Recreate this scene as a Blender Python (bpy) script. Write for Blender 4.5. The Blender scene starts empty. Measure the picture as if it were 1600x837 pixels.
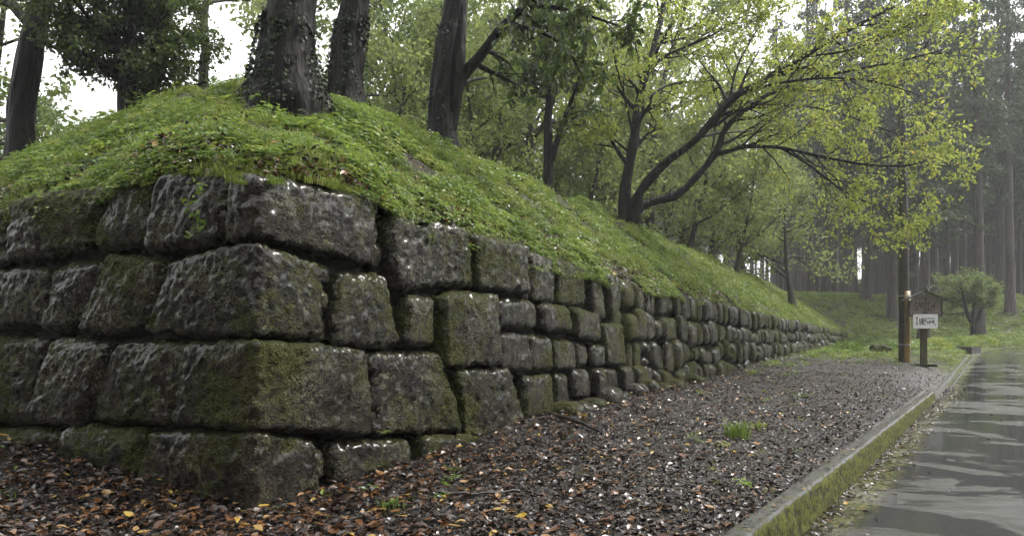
import bpy, math, random
import numpy as np
from mathutils import Vector, Matrix

# ------------------------------------------------------------------ camera, light, exposure
scn = bpy.context.scene
COL = scn.collection
EYE = 1.25                      # eye height above the leaf-strewn strip (m)
FPX, CX, HY = 1155.0, 800.0, 515.0

cam_d = bpy.data.cameras.new('camera')
cam = bpy.data.objects.new('camera', cam_d)
COL.objects.link(cam)
cam.location = (0, 0, EYE)
cam.rotation_euler = (math.radians(90), 0, 0)
cam_d.sensor_width = 36.0
cam_d.lens = FPX / 1600 * 36
cam_d.shift_y = (HY - 418.5) / 1600
cam_d.clip_start = 0.05
cam_d.clip_end = 2000
scn.camera = cam

SUN_DIR = Vector((0.82, 0.30, 0.98)).normalized()      # towards the sun behind the cloud
wd = bpy.data.worlds.new('World')
scn.world = wd
wd.use_nodes = True
wn = wd.node_tree
wn.nodes.clear()
w_out = wn.nodes.new('ShaderNodeOutputWorld')
w_bg = wn.nodes.new('ShaderNodeBackground')
w_sky = wn.nodes.new('ShaderNodeTexSky')
w_sky.sky_type = 'NISHITA'
w_sky.sun_disc = False
w_sky.sun_elevation = math.asin(SUN_DIR.z)
w_sky.sun_rotation = math.atan2(SUN_DIR.x, SUN_DIR.y)
w_sky.air_density = 1.0
w_sky.dust_density = 6.0
w_hs = wn.nodes.new('ShaderNodeHueSaturation')          # a closed grey cloud deck: hardly any blue left
w_hs.inputs['Saturation'].default_value = 0.10
w_mx = wn.nodes.new('ShaderNodeMix')
w_mx.data_type = 'RGBA'
w_mx.inputs['Factor'].default_value = 0.6
w_mx.inputs['B'].default_value = (9.0, 9.1, 9.15, 1)
wn.links.new(w_sky.outputs[0], w_hs.inputs['Color'])
wn.links.new(w_hs.outputs[0], w_mx.inputs['A'])
wn.links.new(w_mx.outputs['Result'], w_bg.inputs['Color'])
w_bg.inputs['Strength'].default_value = 0.12
wn.links.new(w_bg.outputs[0], w_out.inputs['Surface'])

sun_d = bpy.data.lights.new('sun', 'SUN')
sun_d.energy = 1.5
sun_d.angle = math.radians(16)
sun_d.color = (1.0, 0.97, 0.93)
sun = bpy.data.objects.new('sun', sun_d)
COL.objects.link(sun)
sun.rotation_euler = (-SUN_DIR).to_track_quat('-Z', 'Y').to_euler()

scn.view_settings.view_transform = 'Standard'
scn.view_settings.look = 'None'
scn.view_settings.gamma = 1.0
scn.view_settings.use_curve_mapping = False
scn.view_settings.exposure = 1.4
cy = scn.cycles
cy.max_bounces = 4
cy.diffuse_bounces = 2
cy.glossy_bounces = 2
cy.transmission_bounces = 4
cy.transparent_max_bounces = 4
cy.volume_bounces = 0
cy.use_denoising = True
cy.use_adaptive_sampling = True
cy.adaptive_threshold = 0.03
cy.caustics_reflective = False
cy.caustics_refractive = False

rng = np.random.default_rng(11)
random.seed(11)

# ------------------------------------------------------------------ small helpers
def at(px, py, depth):
    """a bearing seen from the camera, as a world point that many metres ahead"""
    return np.array([(px - CX) / FPX * depth, depth, EYE - (py - HY) / FPX * depth])

def smooth(e0, e1, x):
    t = np.clip((np.asarray(x, float) - e0) / (e1 - e0), 0, 1)
    return t * t * (3 - 2 * t)

_perm = np.random.default_rng(5).permutation(256)
_perm = np.concatenate([_perm, _perm, _perm])
_grad = np.random.default_rng(6).normal(size=(256, 3))
_grad /= np.linalg.norm(_grad, axis=1)[:, None]

def perlin(p):
    p = np.asarray(p, float)
    i = np.floor(p).astype(int)
    f = p - i
    i &= 255
    w = f * f * f * (f * (f * 6 - 15) + 10)
    r = 0
    for dx in (0, 1):
        for dy in (0, 1):
            for dz in (0, 1):
                h = _perm[_perm[_perm[i[:, 0] + dx] + i[:, 1] + dy] + i[:, 2] + dz]
                d = f - np.array([dx, dy, dz])
                n = (_grad[h] * d).sum(1)
                wx = w[:, 0] if dx else 1 - w[:, 0]
                wy = w[:, 1] if dy else 1 - w[:, 1]
                wz = w[:, 2] if dz else 1 - w[:, 2]
                r = r + n * wx * wy * wz
    return r * 1.5

def fbm(p, o=4, g=0.5):
    r, a, q = 0, 1.0, np.asarray(p, float)
    for _ in range(o):
        r = r + a * perlin(q)
        a *= g
        q = q * 2.03 + 17.3
    return r

def link(o, parent=None):
    COL.objects.link(o)
    if parent is not None:
        o.parent = parent
    return o

def mesh_obj(name, v, f, mat, parent=None, smooth_shade=True, loc=None, attrs=None, link_it=True, me_only=False):
    """v (n,3); f a list of tuples or an int array (m,3|4)"""
    me = bpy.data.meshes.new(name)
    v = np.asarray(v, np.float32)
    if loc is not None:
        v = v - np.asarray(loc, np.float32)
    if isinstance(f, np.ndarray):
        k = f.shape[1]
        me.vertices.add(len(v))
        me.vertices.foreach_set('co', v.ravel())
        me.loops.add(f.size)
        me.loops.foreach_set('vertex_index', f.astype(np.int32).ravel())
        me.polygons.add(len(f))
        me.polygons.foreach_set('loop_start', np.arange(0, f.size, k, dtype=np.int32))
        me.update(calc_edges=True)
    else:
        me.from_pydata(v.tolist(), [], f)
        me.update()
    me.polygons.foreach_set('use_smooth', np.full(len(me.polygons), smooth_shade))
    if mat is not None:
        me.materials.append(mat)
    for an, (dom, arr) in (attrs or {}).items():
        a = me.attributes.new(an, 'FLOAT', dom)
        a.data.foreach_set('value', np.asarray(arr, np.float32))
    me.update()
    if me_only:
        return me
    o = bpy.data.objects.new(name, me)
    if loc is not None:
        o.location = loc
    if link_it:
        link(o, parent)
    return o

def empty(name, loc, label, cat, group=None):
    o = bpy.data.objects.new(name, None)
    o.empty_display_size = 0.2
    COL.objects.link(o)
    o.location = [float(c) for c in loc]
    tag(o, label, cat, group)
    return o

def tag(o, label=None, cat=None, group=None, kind=None):
    if label: o['label'] = label
    if cat: o['category'] = cat
    if group: o['group'] = group
    if kind: o['kind'] = kind
    return o

def merge(parts):
    vs, fs, n = [], [], 0
    for v, f in parts:
        vs.append(np.asarray(v, float))
        fs.append(np.asarray(f, int) + n)
        n += len(v)
    return np.concatenate(vs), np.concatenate(fs)

def box(c, size, R=None, bev=0.0):
    """quad box, optionally rotated"""
    h = np.asarray(size, float) / 2
    v = np.array([[x, y, z] for x in (-1, 1) for y in (-1, 1) for z in (-1, 1)], float) * h
    if R is not None:
        v = v @ np.array(R).T
    f = np.array([[0, 1, 3, 2], [4, 6, 7, 5], [0, 4, 5, 1], [2, 3, 7, 6], [0, 2, 6, 4], [1, 5, 7, 3]])
    return v + np.asarray(c, float), f

def tube(pts, rad, k=8, cap=True, wob=0.0, seed=0.0):
    """swept tube along a polyline -> quads (tip closed to a point)"""
    pts = np.asarray(pts, float)
    rad = np.asarray(rad, float)
    n = len(pts)
    tg = np.gradient(pts, axis=0)
    tg /= np.linalg.norm(tg, axis=1)[:, None] + 1e-9
    ref = np.array([0.31, 0.95, 0.07]) if abs(tg[0] @ np.array([0.31, 0.95, 0.07])) < 0.9 else np.array([1.0, 0, 0])
    rings = []
    for i in range(n):
        x = ref - tg[i] * (ref @ tg[i])
        x /= np.linalg.norm(x) + 1e-9
        ref = x
        y = np.cross(tg[i], x)
        a = np.arange(k) / k * 2 * math.pi
        r = rad[i] * np.ones(k)
        if wob:
            q = np.stack([np.cos(a) * 1.7 + seed, np.sin(a) * 1.7, np.full(k, pts[i, 2] * 0.55)], 1)
            r = r * (1 + wob * perlin(q))
            if k >= 20:
                q2 = np.stack([np.cos(a) * 4.5 + seed, np.sin(a) * 4.5, np.full(k, pts[i, 2] * 0.9)], 1)
                r = r * (1.04 - 0.22 * np.abs(perlin(q2)))
        rings.append(pts[i] + np.outer(np.cos(a) * r, x) + np.outer(np.sin(a) * r, y))
    v = np.concatenate(rings)
    i = np.arange(n - 1)[:, None] * k
    j = np.arange(k)[None]
    j2 = (j + 1) % k
    f = np.stack([i + j, i + j2, i + k + j2, i + k + j], -1).reshape(-1, 4)
    return v, f

def spline(ctrl, n):
    """Catmull-Rom through control rows (any columns)"""
    c = np.asarray(ctrl, float)
    c = np.vstack([2 * c[0] - c[1], c, 2 * c[-1] - c[-2]])
    m = len(c) - 3
    out = []
    for u in np.linspace(0, m - 1e-6, n):
        i = int(u)
        t = u - i
        p0, p1, p2, p3 = c[i:i + 4]
        out.append(0.5 * (2 * p1 + (p2 - p0) * t + (2 * p0 - 5 * p1 + 4 * p2 - p3) * t * t + (3 * p1 - p0 - 3 * p2 + p3) * t ** 3))
    return np.array(out)

# ------------------------------------------------------------------ materials
class NT:
    def __init__(s, name):
        s.m = bpy.data.materials.new(name)
        s.m.use_nodes = True
        s.t = s.m.node_tree
        s.t.nodes.clear()
        s.out = s.n('ShaderNodeOutputMaterial')
    def n(s, ty, **kw):
        x = s.t.nodes.new(ty)
        for k, v in kw.items():
            setattr(x, k, v)
        return x
    def l(s, a, b):
        s.t.links.new(a, b)
    def setin(s, node, name, val):
        i = node.inputs[name]
        if isinstance(val, bpy.types.NodeSocket):
            s.l(val, i)
        else:
            i.default_value = val
    def noise(s, vec, scale, detail=4, rough=0.55, dist=0.0):
        x = s.n('ShaderNodeTexNoise')
        if vec is not None: s.l(vec, x.inputs['Vector'])
        x.inputs['Scale'].default_value = scale
        x.inputs['Detail'].default_value = detail
        x.inputs['Roughness'].default_value = rough
        x.inputs['Distortion'].default_value = dist
        return x.outputs['Fac']
    def voro(s, vec, scale, feat='F1', out='Distance'):
        x = s.n('ShaderNodeTexVoronoi', feature=feat)
        if vec is not None: s.l(vec, x.inputs['Vector'])
        x.inputs['Scale'].default_value = scale
        return x.outputs[out]
    def ramp(s, fac, a, b, lo=0.0, hi=1.0):
        x = s.n('ShaderNodeMapRange')
        x.interpolation_type = 'SMOOTHSTEP'
        s.setin(x, 'Value', fac)
        for k, v in (('From Min', a), ('From Max', b), ('To Min', lo), ('To Max', hi)):
            s.setin(x, k, v)
        return x.outputs[0]
    def math(s, op, a, b=0.0, clamp=False):
        x = s.n('ShaderNodeMath', operation=op, use_clamp=clamp)
        for i, v in enumerate((a, b)):
            if isinstance(v, bpy.types.NodeSocket): s.l(v, x.inputs[i])
            else: x.inputs[i].default_value = v
        return x.outputs[0]
    def mix(s, fac, a, b):
        x = s.n('ShaderNodeMix', data_type='RGBA')
        s.setin(x, 'Factor', fac)
        for k, v in (('A', a), ('B', b)):
            if isinstance(v, bpy.types.NodeSocket): s.l(v, x.inputs[k])
            else: x.inputs[k].default_value = (*v, 1)
        return x.outputs['Result']
    def cramp(s, fac, stops):
        x = s.n('ShaderNodeValToRGB')
        s.l(fac, x.inputs[0])
        e = x.color_ramp.elements
        while len(e) < len(stops): e.new(0.5)
        for el, (p, c) in zip(e, stops):
            el.position = p
            el.color = (*c, 1)
        return x.outputs['Color']
    def pos(s):
        return s.n('ShaderNodeNewGeometry').outputs['Position']
    def scalev(s, vec, sc):
        x = s.n('ShaderNodeMapping')
        s.l(vec, x.inputs['Vector'])
        x.inputs['Scale'].default_value = sc
        return x.outputs[0]
    def bump(s, h, strength=0.5, dist=0.02, nrm=None):
        x = s.n('ShaderNodeBump')
        s.l(h, x.inputs['Height'])
        x.inputs['Strength'].default_value = strength
        x.inputs['Distance'].default_value = dist
        if nrm is not None: s.l(nrm, x.inputs['Normal'])
        return x.outputs[0]
    def pbr(s, col, rough=0.5, nrm=None, spec=0.5, **kw):
        x = s.n('ShaderNodeBsdfPrincipled')
        if isinstance(col, bpy.types.NodeSocket): s.l(col, x.inputs['Base Color'])
        else: x.inputs['Base Color'].default_value = (*col, 1)
        s.setin(x, 'Roughness', rough)
        s.setin(x, 'Specular IOR Level', spec)
        if nrm is not None: s.l(nrm, x.inputs['Normal'])
        for k, v in kw.items():
            s.setin(x, k.replace('_', ' '), v)
        return x.outputs[0]
    def done(s, sh):
        s.l(sh, s.out.inputs['Surface'])
        return s.m

def objrand(M):
    return M.n('ShaderNodeObjectInfo').outputs['Random']

def mat_stone():
    M = NT('wet_stone')
    p = M.pos()
    rnd = objrand(M)
    off = M.n('ShaderNodeVectorMath', operation='ADD')
    cmb = M.n('ShaderNodeCombineXYZ')
    for i in range(3): M.l(M.math('MULTIPLY', rnd, 13.0 + 7 * i), cmb.inputs[i])
    M.l(p, off.inputs[0]); M.l(cmb.outputs[0], off.inputs[1])
    v = off.outputs[0]
    n1 = M.noise(v, 2.4, 5, 0.6)
    n2 = M.noise(v, 11, 6, 0.65, 0.6)
    n3 = M.noise(v, 38, 5, 0.7, 0.4)
    n4 = M.noise(v, 70, 4, 0.75, 0.5)
    nn = M.math('ADD', M.math('MULTIPLY', n2, 0.6), M.math('MULTIPLY', n3, 0.4))
    c = M.mix(M.ramp(n1, 0.38, 0.66), (0.0045, 0.0036, 0.0028), (0.024, 0.015, 0.008))
    # weathered crust: broken pale skin over nearly black stone
    cr = M.math('MULTIPLY', M.ramp(nn, 0.495, 0.545), M.ramp(M.noise(v, 1.3, 4, 0.6), 0.36, 0.56, 0.25, 1.0))
    c = M.mix(M.math('MULTIPLY', cr, 0.85), c, M.mix(n1, (0.046, 0.036, 0.020), (0.088, 0.080, 0.048)))
    lp = M.ramp(M.noise(v, 2.1, 4, 0.6), 0.48, 0.60)
    lich_glint = M.math('MULTIPLY', M.ramp(n4, 0.53, 0.58), M.math('ADD', M.math('MULTIPLY', lp, 0.85), 0.12))
    c = M.mix(lich_glint, c, (0.27, 0.26, 0.155))  # pale flecks: lichen, with wet glints painted into the same colour
    lq = M.math('MULTIPLY', M.ramp(nn, 0.535, 0.565), M.ramp(M.noise(v, 1.6, 4, 0.6), 0.50, 0.60, 0.0, 0.85))
    c = M.mix(lq, c, (0.20, 0.20, 0.115))
    gn = M.n('ShaderNodeNewGeometry').outputs['Normal']
    sx = M.n('ShaderNodeSeparateXYZ'); M.l(gn, sx.inputs[0])
    big = M.noise(p, 0.9, 4, 0.65)
    ms = M.math('ADD', M.math('ADD', M.ramp(big, 0.36, 0.68), M.math('MULTIPLY', sx.outputs[2], 0.30)), M.math('MULTIPLY', M.math('SUBTRACT', rnd, 0.5), 0.5))
    ms = M.math('ADD', ms, M.math('MULTIPLY', M.math('SUBTRACT', n2, 0.5), 1.6))
    ms = M.math('ADD', ms, M.math('MULTIPLY', M.math('SUBTRACT', n3, 0.5), 1.1))
    moss = M.ramp(ms, 0.14, 0.92, 0, 0.85)
    mc = M.mix(M.ramp(n4, 0.36, 0.64), (0.008, 0.010, 0.002), (0.135, 0.150, 0.024))
    c = M.mix(moss, c, mc)
    chip = M.voro(M.scalev(v, (1.0, 1.0, 1.5)), 42, 'SMOOTH_F1')
    h = M.math('ADD', M.math('MULTIPLY', n2, 0.5), M.math('MULTIPLY', n3, 1.1))
    h = M.math('ADD', h, M.math('MULTIPLY', chip, 0.55))
    h = M.math('ADD', h, M.math('MULTIPLY', n4, 0.55))
    b = M.bump(h, 1.0, 0.12)
    ro = M.ramp(M.math('ADD', moss, M.math('MULTIPLY', lich_glint, 0.6)), 0.1, 0.9, 0.30, 0.75)
    return M.done(M.pbr(c, ro, b, 0.18, Coat_Weight=M.ramp(moss, 0.25, 0.85, 0.42, 0.02), Coat_Roughness=0.09))

def mat_simple(name, ca, cb, scale=6, rough=0.6, bump=0.4, bd=0.01, spec=0.4, stretch=(1, 1, 1), cr=None):
    M = NT(name)
    v = M.scalev(M.pos(), stretch)
    n = M.noise(v, scale, 6, 0.62, 0.3)
    c = M.mix(M.ramp(n, 0.33, 0.68), ca, cb)
    if cr:
        c = M.mix(M.ramp(M.noise(v, scale * 0.23, 3), 0.5, 0.68), c, cr)
    return M.done(M.pbr(c, rough, M.bump(n, bump, bd), spec))

def mat_bark(name, ca, cb, moss=None, scale=9, stretch=(1, 1, 0.25), rough=0.55, bd=0.03):
    M = NT(name)
    p = M.pos()
    v = M.scalev(p, stretch)
    n = M.noise(v, scale, 7, 0.68, 0.8)
    vo = M.voro(v, scale * 1.6)
    c = M.mix(M.ramp(n, 0.35, 0.7), ca, cb)
    if moss:
        c = M.mix(M.ramp(M.noise(p, 2.2, 5, 0.7), 0.5, 0.66, 0, 0.8), c, moss)
    h = M.math('ADD', n, M.math('MULTIPLY', vo, 0.5))
    return M.done(M.pbr(c, rough, M.bump(h, 1.0, bd * 2.2), 0.15))

def mat_leaf(name, stops, rough=0.42, trans=0.4, attr=True, spec=0.45, tcol=1.25):
    """thin leaf: diffuse front, light through the blade; tint per leaf or per instance"""
    M = NT(name)
    if attr:
        a = M.n('ShaderNodeAttribute', attribute_name='tint').outputs['Fac']
    else:
        a = objrand(M)
    c = M.cramp(a, stops)
    d = M.pbr(c, rough, None, spec)
    if trans <= 0:
        return M.done(d)
    tr = M.n('ShaderNodeBsdfTranslucent')
    g = M.n('ShaderNodeGamma'); M.l(c, g.inputs[0]); g.inputs[1].default_value = 1 / tcol
    M.l(g.outputs[0], tr.inputs[0])
    mx = M.n('ShaderNodeMixShader')
    mx.inputs[0].default_value = trans
    M.l(d, mx.inputs[1]); M.l(tr.outputs[0], mx.inputs[2])
    return M.done(mx.outputs[0])

def mat_soil(name, ca, cb, cc, gloss=0.45):
    M = NT(name)
    p = M.pos()
    n = M.noise(p, 5, 7, 0.7)
    n2 = M.noise(p, 0.6, 4, 0.6)
    c = M.mix(M.ramp(n, 0.35, 0.65), ca, cb)
    c = M.mix(M.ramp(n2, 0.45, 0.65), c, cc)
    h = M.math('ADD', n, M.math('MULTIPLY', M.noise(p, 45, 4, 0.7), 0.5))
    return M.done(M.pbr(c, gloss, M.bump(h, 0.9, 0.04), 0.4))

def mat_ground():
    M = NT('damp_ground')
    p = M.pos()
    fl = M.n('ShaderNodeAttribute', attribute_name='floor').outputs['Fac']
    n = M.noise(p, 5, 7, 0.7)
    c = M.mix(M.ramp(n, 0.35, 0.65), (0.020, 0.017, 0.014), (0.042, 0.035, 0.028))
    g = M.mix(M.ramp(M.noise(p, 1.6, 6, 0.7), 0.38, 0.62), (0.030, 0.026, 0.013), (0.075, 0.100, 0.022))
    c = M.mix(fl, c, g)
    h = M.math('ADD', n, M.math('MULTIPLY', M.noise(p, 45, 4, 0.7), 0.5))
    return M.done(M.pbr(c, M.ramp(fl, 0, 1, 0.5, 0.95), M.bump(h, 0.9, 0.04), 0.3))

def mat_road():
    M = NT('wet_asphalt')
    uv = M.n('ShaderNodeUVMap').outputs[0]
    p = M.pos()
    fine = M.math('ADD', M.math('MULTIPLY', M.noise(p, 130, 4, 0.8), 0.6), M.math('MULTIPLY', M.noise(p, 42, 4, 0.75), 0.4))
    v = M.scalev(uv, (1.0, 0.6, 1))
    pud = M.noise(v, 0.8, 7, 0.6, 0.5)
    wet = M.ramp(M.math('ADD', pud, M.math('MULTIPLY', M.math('SUBTRACT', fine, 0.5), 0.20)), 0.40, 0.50)
    se = M.n('ShaderNodeSeparateXYZ'); M.l(uv, se.inputs[0])
    edge = M.math('ADD', se.outputs[1], M.math('MULTIPLY', M.math('SUBTRACT', M.noise(p, 2.2, 6, 0.7), 0.5), 0.55))
    moss = M.ramp(edge, 0.16, 0.42, 0.9, 0)
    moss = M.math('MULTIPLY', moss, M.ramp(M.noise(p, 9, 5, 0.7), 0.36, 0.56))
    c = M.mix(M.ramp(fine, 0.42, 0.62), (0.022, 0.022, 0.023), (0.105, 0.103, 0.10))
    c = M.mix(M.math('MULTIPLY', wet, 0.45), c, (0.028, 0.029, 0.030))
    c = M.mix(moss, c, (0.085, 0.090, 0.016))
    ro = M.math('ADD', M.ramp(wet, 0, 1, 0.17, 0.012), M.math('MULTIPLY', moss, 0.4))
    drops = M.math('SUBTRACT', 1.0, M.ramp(M.voro(p, 26), 0.0, 0.34))
    hh = M.math('ADD', M.math('MULTIPLY', fine, M.ramp(wet, 0, 1, 1.0, 0.02)), M.math('MULTIPLY', drops, 0.03))
    b = M.bump(hh, 0.9, 0.022)
    return M.done(M.pbr(c, ro, b, 0.8))

def mat_kerb():
    M = NT('mossy_concrete')
    p = M.pos()
    gn = M.n('ShaderNodeNewGeometry').outputs['Normal']
    sx = M.n('ShaderNodeSeparateXYZ'); M.l(gn, sx.inputs[0])
    n = M.noise(p, 7, 6, 0.7)
    f = M.noise(p, 60, 4, 0.7)
    c = M.mix(M.ramp(n, 0.35, 0.7), (0.026, 0.027, 0.022), (0.070, 0.070, 0.058))
    c = M.mix(M.ramp(f, 0.5, 0.7, 0, 0.5), c, (0.05, 0.05, 0.045))
    side = M.ramp(sx.outputs[2], 0.2, 0.75, 1.0, 0.0)     # moss keeps to the damp upright face
    k = M.math('ADD', M.math('MULTIPLY', side, 0.30), M.math('SUBTRACT', M.noise(p, 4.0, 7, 0.75), 0.30))
    moss = M.ramp(k, 0.24, 0.42)
    mc = M.mix(M.ramp(M.noise(p, 16, 6, 0.75), 0.36, 0.62), (0.012, 0.017, 0.003), (0.15, 0.16, 0.015))
    c = M.mix(moss, c, mc)
    h = M.math('ADD', M.math('MULTIPLY', n, 0.4), M.math('MULTIPLY', f, 0.5))
    h = M.math('ADD', h, M.math('MULTIPLY', M.math('MULTIPLY', moss, M.noise(p, 70, 4, 0.7)), 2.0))
    return M.done(M.pbr(c, M.ramp(moss, 0, 1, 0.42, 0.85), M.bump(h, 0.9, 0.018), 0.35))

STONE = mat_stone()
EARTH = mat_soil('dark_earth', (0.008, 0.007, 0.006), (0.022, 0.017, 0.012), (0.012, 0.014, 0.006), 0.8)
BANK = mat_soil('bank_turf', (0.016, 0.018, 0.007), (0.040, 0.055, 0.012), (0.028, 0.022, 0.012), 0.95)
GROUND = mat_ground()
ROAD = mat_road()
KERB = mat_kerb()
BARK_D = mat_bark('dark_wet_bark', (0.004, 0.0036, 0.0033), (0.015, 0.013, 0.011), (0.012, 0.016, 0.006))
BARK_M = mat_bark('brown_bark', (0.022, 0.018, 0.014), (0.065, 0.054, 0.042), (0.045, 0.055, 0.02))
BARK_C = mat_bark('cedar_bark', (0.034, 0.028, 0.024), (0.095, 0.080, 0.070), (0.055, 0.062, 0.04), 7, (1, 1, 0.06), 0.7)
L_CHERRY = mat_leaf('yellow_green_leaf', [(0, (0.15, 0.21, 0.03)), (0.5, (0.25, 0.31, 0.04)), (0.85, (0.37, 0.37, 0.05)), (1, (0.42, 0.31, 0.04))], 0.4, 0.6)
L_DARK = mat_leaf('dark_evergreen_leaf', [(0, (0.024, 0.042, 0.010)), (0.6, (0.055, 0.088, 0.017)), (1, (0.13, 0.175, 0.026))], 0.36, 0.42)
L_MID = mat_leaf('green_leaf', [(0, (0.065, 0.100, 0.024)), (0.6, (0.120, 0.170, 0.036)), (1, (0.190, 0.235, 0.045))], 0.5, 0.5)
L_CEDAR = mat_leaf('cedar_needle', [(0, (0.022, 0.038, 0.016)), (0.6, (0.046, 0.070, 0.028)), (1, (0.08, 0.11, 0.04))], 0.6, 0.25)
L_IVY = mat_leaf('ivy_leaf', [(0, (0.010, 0.017, 0.006)), (0.7, (0.022, 0.036, 0.010)), (1, (0.045, 0.070, 0.016))], 0.45, 0.15, spec=0.2)
L_WEED = mat_leaf('weed_leaf', [(0, (0.055, 0.100, 0.014)), (0.5, (0.115, 0.190, 0.022)), (0.85, (0.185, 0.265, 0.030)), (1, (0.28, 0.28, 0.05))], 0.34, 0.4, attr=False)
L_GRASS = mat_leaf('grass_blade', [(0, (0.085, 0.140, 0.018)), (0.6, (0.17, 0.235, 0.03)), (0.9, (0.25, 0.29, 0.045)), (1, (0.28, 0.25, 0.09))], 0.4, 0.4, attr=False)
L_LITTER = mat_leaf('fallen_leaf', [(0, (0.014, 0.010, 0.009)), (0.46, (0.032, 0.018, 0.012)), (0.72, (0.075, 0.034, 0.016)), (0.90, (0.140, 0.062, 0.020)), (0.97, (0.24, 0.145, 0.06)), (1, (0.36, 0.25, 0.03))], 0.27, 0.1, attr=False, spec=0.45)
L_WET = mat_leaf('sodden_leaf', [(0, (0.009, 0.0075, 0.006)), (0.6, (0.026, 0.019, 0.014)), (0.9, (0.054, 0.038, 0.026)), (1, (0.16, 0.11, 0.05))], 0.36, 0.0, attr=False, spec=0.35)
GRIT = mat_leaf('wet_grit', [(0, (0.012, 0.011, 0.010)), (0.6, (0.031, 0.028, 0.024)), (1, (0.080, 0.071, 0.060))], 0.42, 0.0, attr=False, spec=0.35)
WOOD_G = mat_simple('grey_weathered_board', (0.13, 0.105, 0.092), (0.21, 0.175, 0.155), 30, 0.6, 0.3, 0.004, 0.3, (1, 1, 0.15))
WOOD_P = mat_simple('mossy_post_wood', (0.030, 0.026, 0.014), (0.075, 0.070, 0.030), 12, 0.55, 0.4, 0.006, 0.4, (1, 1, 0.2), (0.07, 0.085, 0.02))
ROOF_W = mat_simple('dark_roof_board', (0.018, 0.016, 0.014), (0.045, 0.040, 0.035), 14, 0.35, 0.3, 0.004, 0.5)
WHITE = mat_simple('white_sign_enamel', (0.66, 0.66, 0.65), (0.76, 0.76, 0.75), 8, 0.35, 0.05, 0.001)
INK = mat_simple('black_ink', (0.012, 0.012, 0.012), (0.022, 0.02, 0.02), 30, 0.5, 0.05, 0.001)
REDINK = mat_simple('dark_red_ink', (0.12, 0.022, 0.018), (0.15, 0.03, 0.02), 30, 0.5, 0.05, 0.001)
YELLOW = mat_simple('worn_yellow_guard', (0.27, 0.155, 0.018), (0.13, 0.085, 0.02), 5, 0.4, 0.2, 0.003, 0.5, (1, 1, 0.4), (0.11, 0.09, 0.03))
POLE = mat_simple('dark_pole_wood', (0.020, 0.017, 0.014), (0.048, 0.040, 0.032), 10, 0.5, 0.5, 0.006, 0.4, (1, 1, 0.1), (0.04, 0.05, 0.02))
STEEL = mat_simple('galvanised_steel', (0.30, 0.30, 0.30), (0.42, 0.42, 0.42), 20, 0.35, 0.1, 0.002)
STICK = mat_simple('wet_stick', (0.012, 0.009, 0.008), (0.035, 0.026, 0.02), 20, 0.3, 0.5, 0.004, 0.6)

# ------------------------------------------------------------------ layout of the place
ang = math.radians(29.0)
U = np.array([math.sin(ang), math.cos(ang)])        # along the long wall face
V = np.array([-math.cos(ang), math.sin(ang)])       # along the short face, into the bank
P0 = np.array([-1.753, 5.065])                      # foot of the wall corner
K0 = np.array([1.49, 4.48])                         # a point of the kerb's arris
KD = np.array([0.5558, 0.8315])
KN = np.array([0.8315, -0.5558])
KERB_END = 13.6
BEND, BR = 36.0, 22.0
ROAD_Z = -0.255
ARC = K0 + BEND * KD + BR * KN

def lift(l):
    """the road climbs gently away from the kerb's end"""
    return 0.021 * np.clip(np.asarray(l, float) - 17, 0, 46)

def to_sa(x, y):
    dx, dy = np.asarray(x) - P0[0], np.asarray(y) - P0[1]
    return dx * U[0] + dy * U[1], dx * V[0] + dy * V[1]

def from_sa(s, a):
    return P0[0] + s * U[0] + a * V[0], P0[1] + s * U[1] + a * V[1]

def road_lq(x, y):
    dx, dy = np.asarray(x) - K0[0], np.asarray(y) - K0[1]
    l = dx * KD[0] + dy * KD[1]
    q = dx * KN[0] + dy * KN[1]
    q2 = BR - np.hypot(np.asarray(x) - ARC[0], np.asarray(y) - ARC[1])
    return l, np.where(l > BEND, q2, q)

def wall_top(s):
    return np.interp(s, [0, 1.6, 4.4, 7.9, 19.4, 54, 62], [2.40, 2.30, 2.16, 2.05, 1.76, 1.02, 0.75])

def foot_rise(s):
    return np.interp(s, [0, 2, 4, 8, 15, 25, 45], [0.0, 0.07, 0.20, 0.25, 0.21, 0.15, 0.04])

def terrain(x, y):
    x = np.asarray(x, float); y = np.asarray(y, float)
    s, a = to_sa(x, y)
    l, q = road_lq(x, y)
    out_r = np.maximum(-a, 0)
    out_l = np.maximum(-s, 0)
    z = np.where(s > -0.5, foot_rise(s) * np.exp(-(out_r / 1.3) ** 1.5), 0)
    left = np.interp(a, [0, 1.3, 3.3, 8, 20], [0, 0.12, 0.30, 0.45, 0.6]) * np.exp(-(out_l / 2.2) ** 1.5)
    z = np.where((s < 0) & (a > 0), left, z)
    z = z + 0.16 * smooth(12, 20, l) * smooth(-0.4, -2.0, q)
    bank = smooth(-4.5, -17, q) * 3.9 * smooth(24, 48, l)
    inner = 3.3 * smooth(2.5, 7, np.minimum(s, a))
    z = np.maximum(z, np.maximum(bank, inner))
    z = z + 9 * smooth(60, 200, np.hypot(x, y)) * smooth(-12, -60, q)
    z = z + lift(l) * smooth(-7, -1.5, q)
    n = perlin(np.stack([x * 0.8, y * 0.8, x * 0], -1).reshape(-1, 3)).reshape(x.shape)
    z = z + 0.03 * n * smooth(-0.2, -1.0, q)
    # the carriageway lies lower, behind the kerb or a soft verge
    drop = np.where(l < KERB_END + 0.2, smooth(-0.16, -0.06, q), smooth(-1.1, 0.15, q))
    z = z * (1 - drop) + (ROAD_Z - 0.07 + lift(l)) * drop
    z = np.where(q > 5.6, ROAD_Z - 0.07 + lift(l) + (0.25 * smooth(5.7, 7.2, q) + 0.8 * smooth(8, 30, q)), z)
    return z

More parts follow.
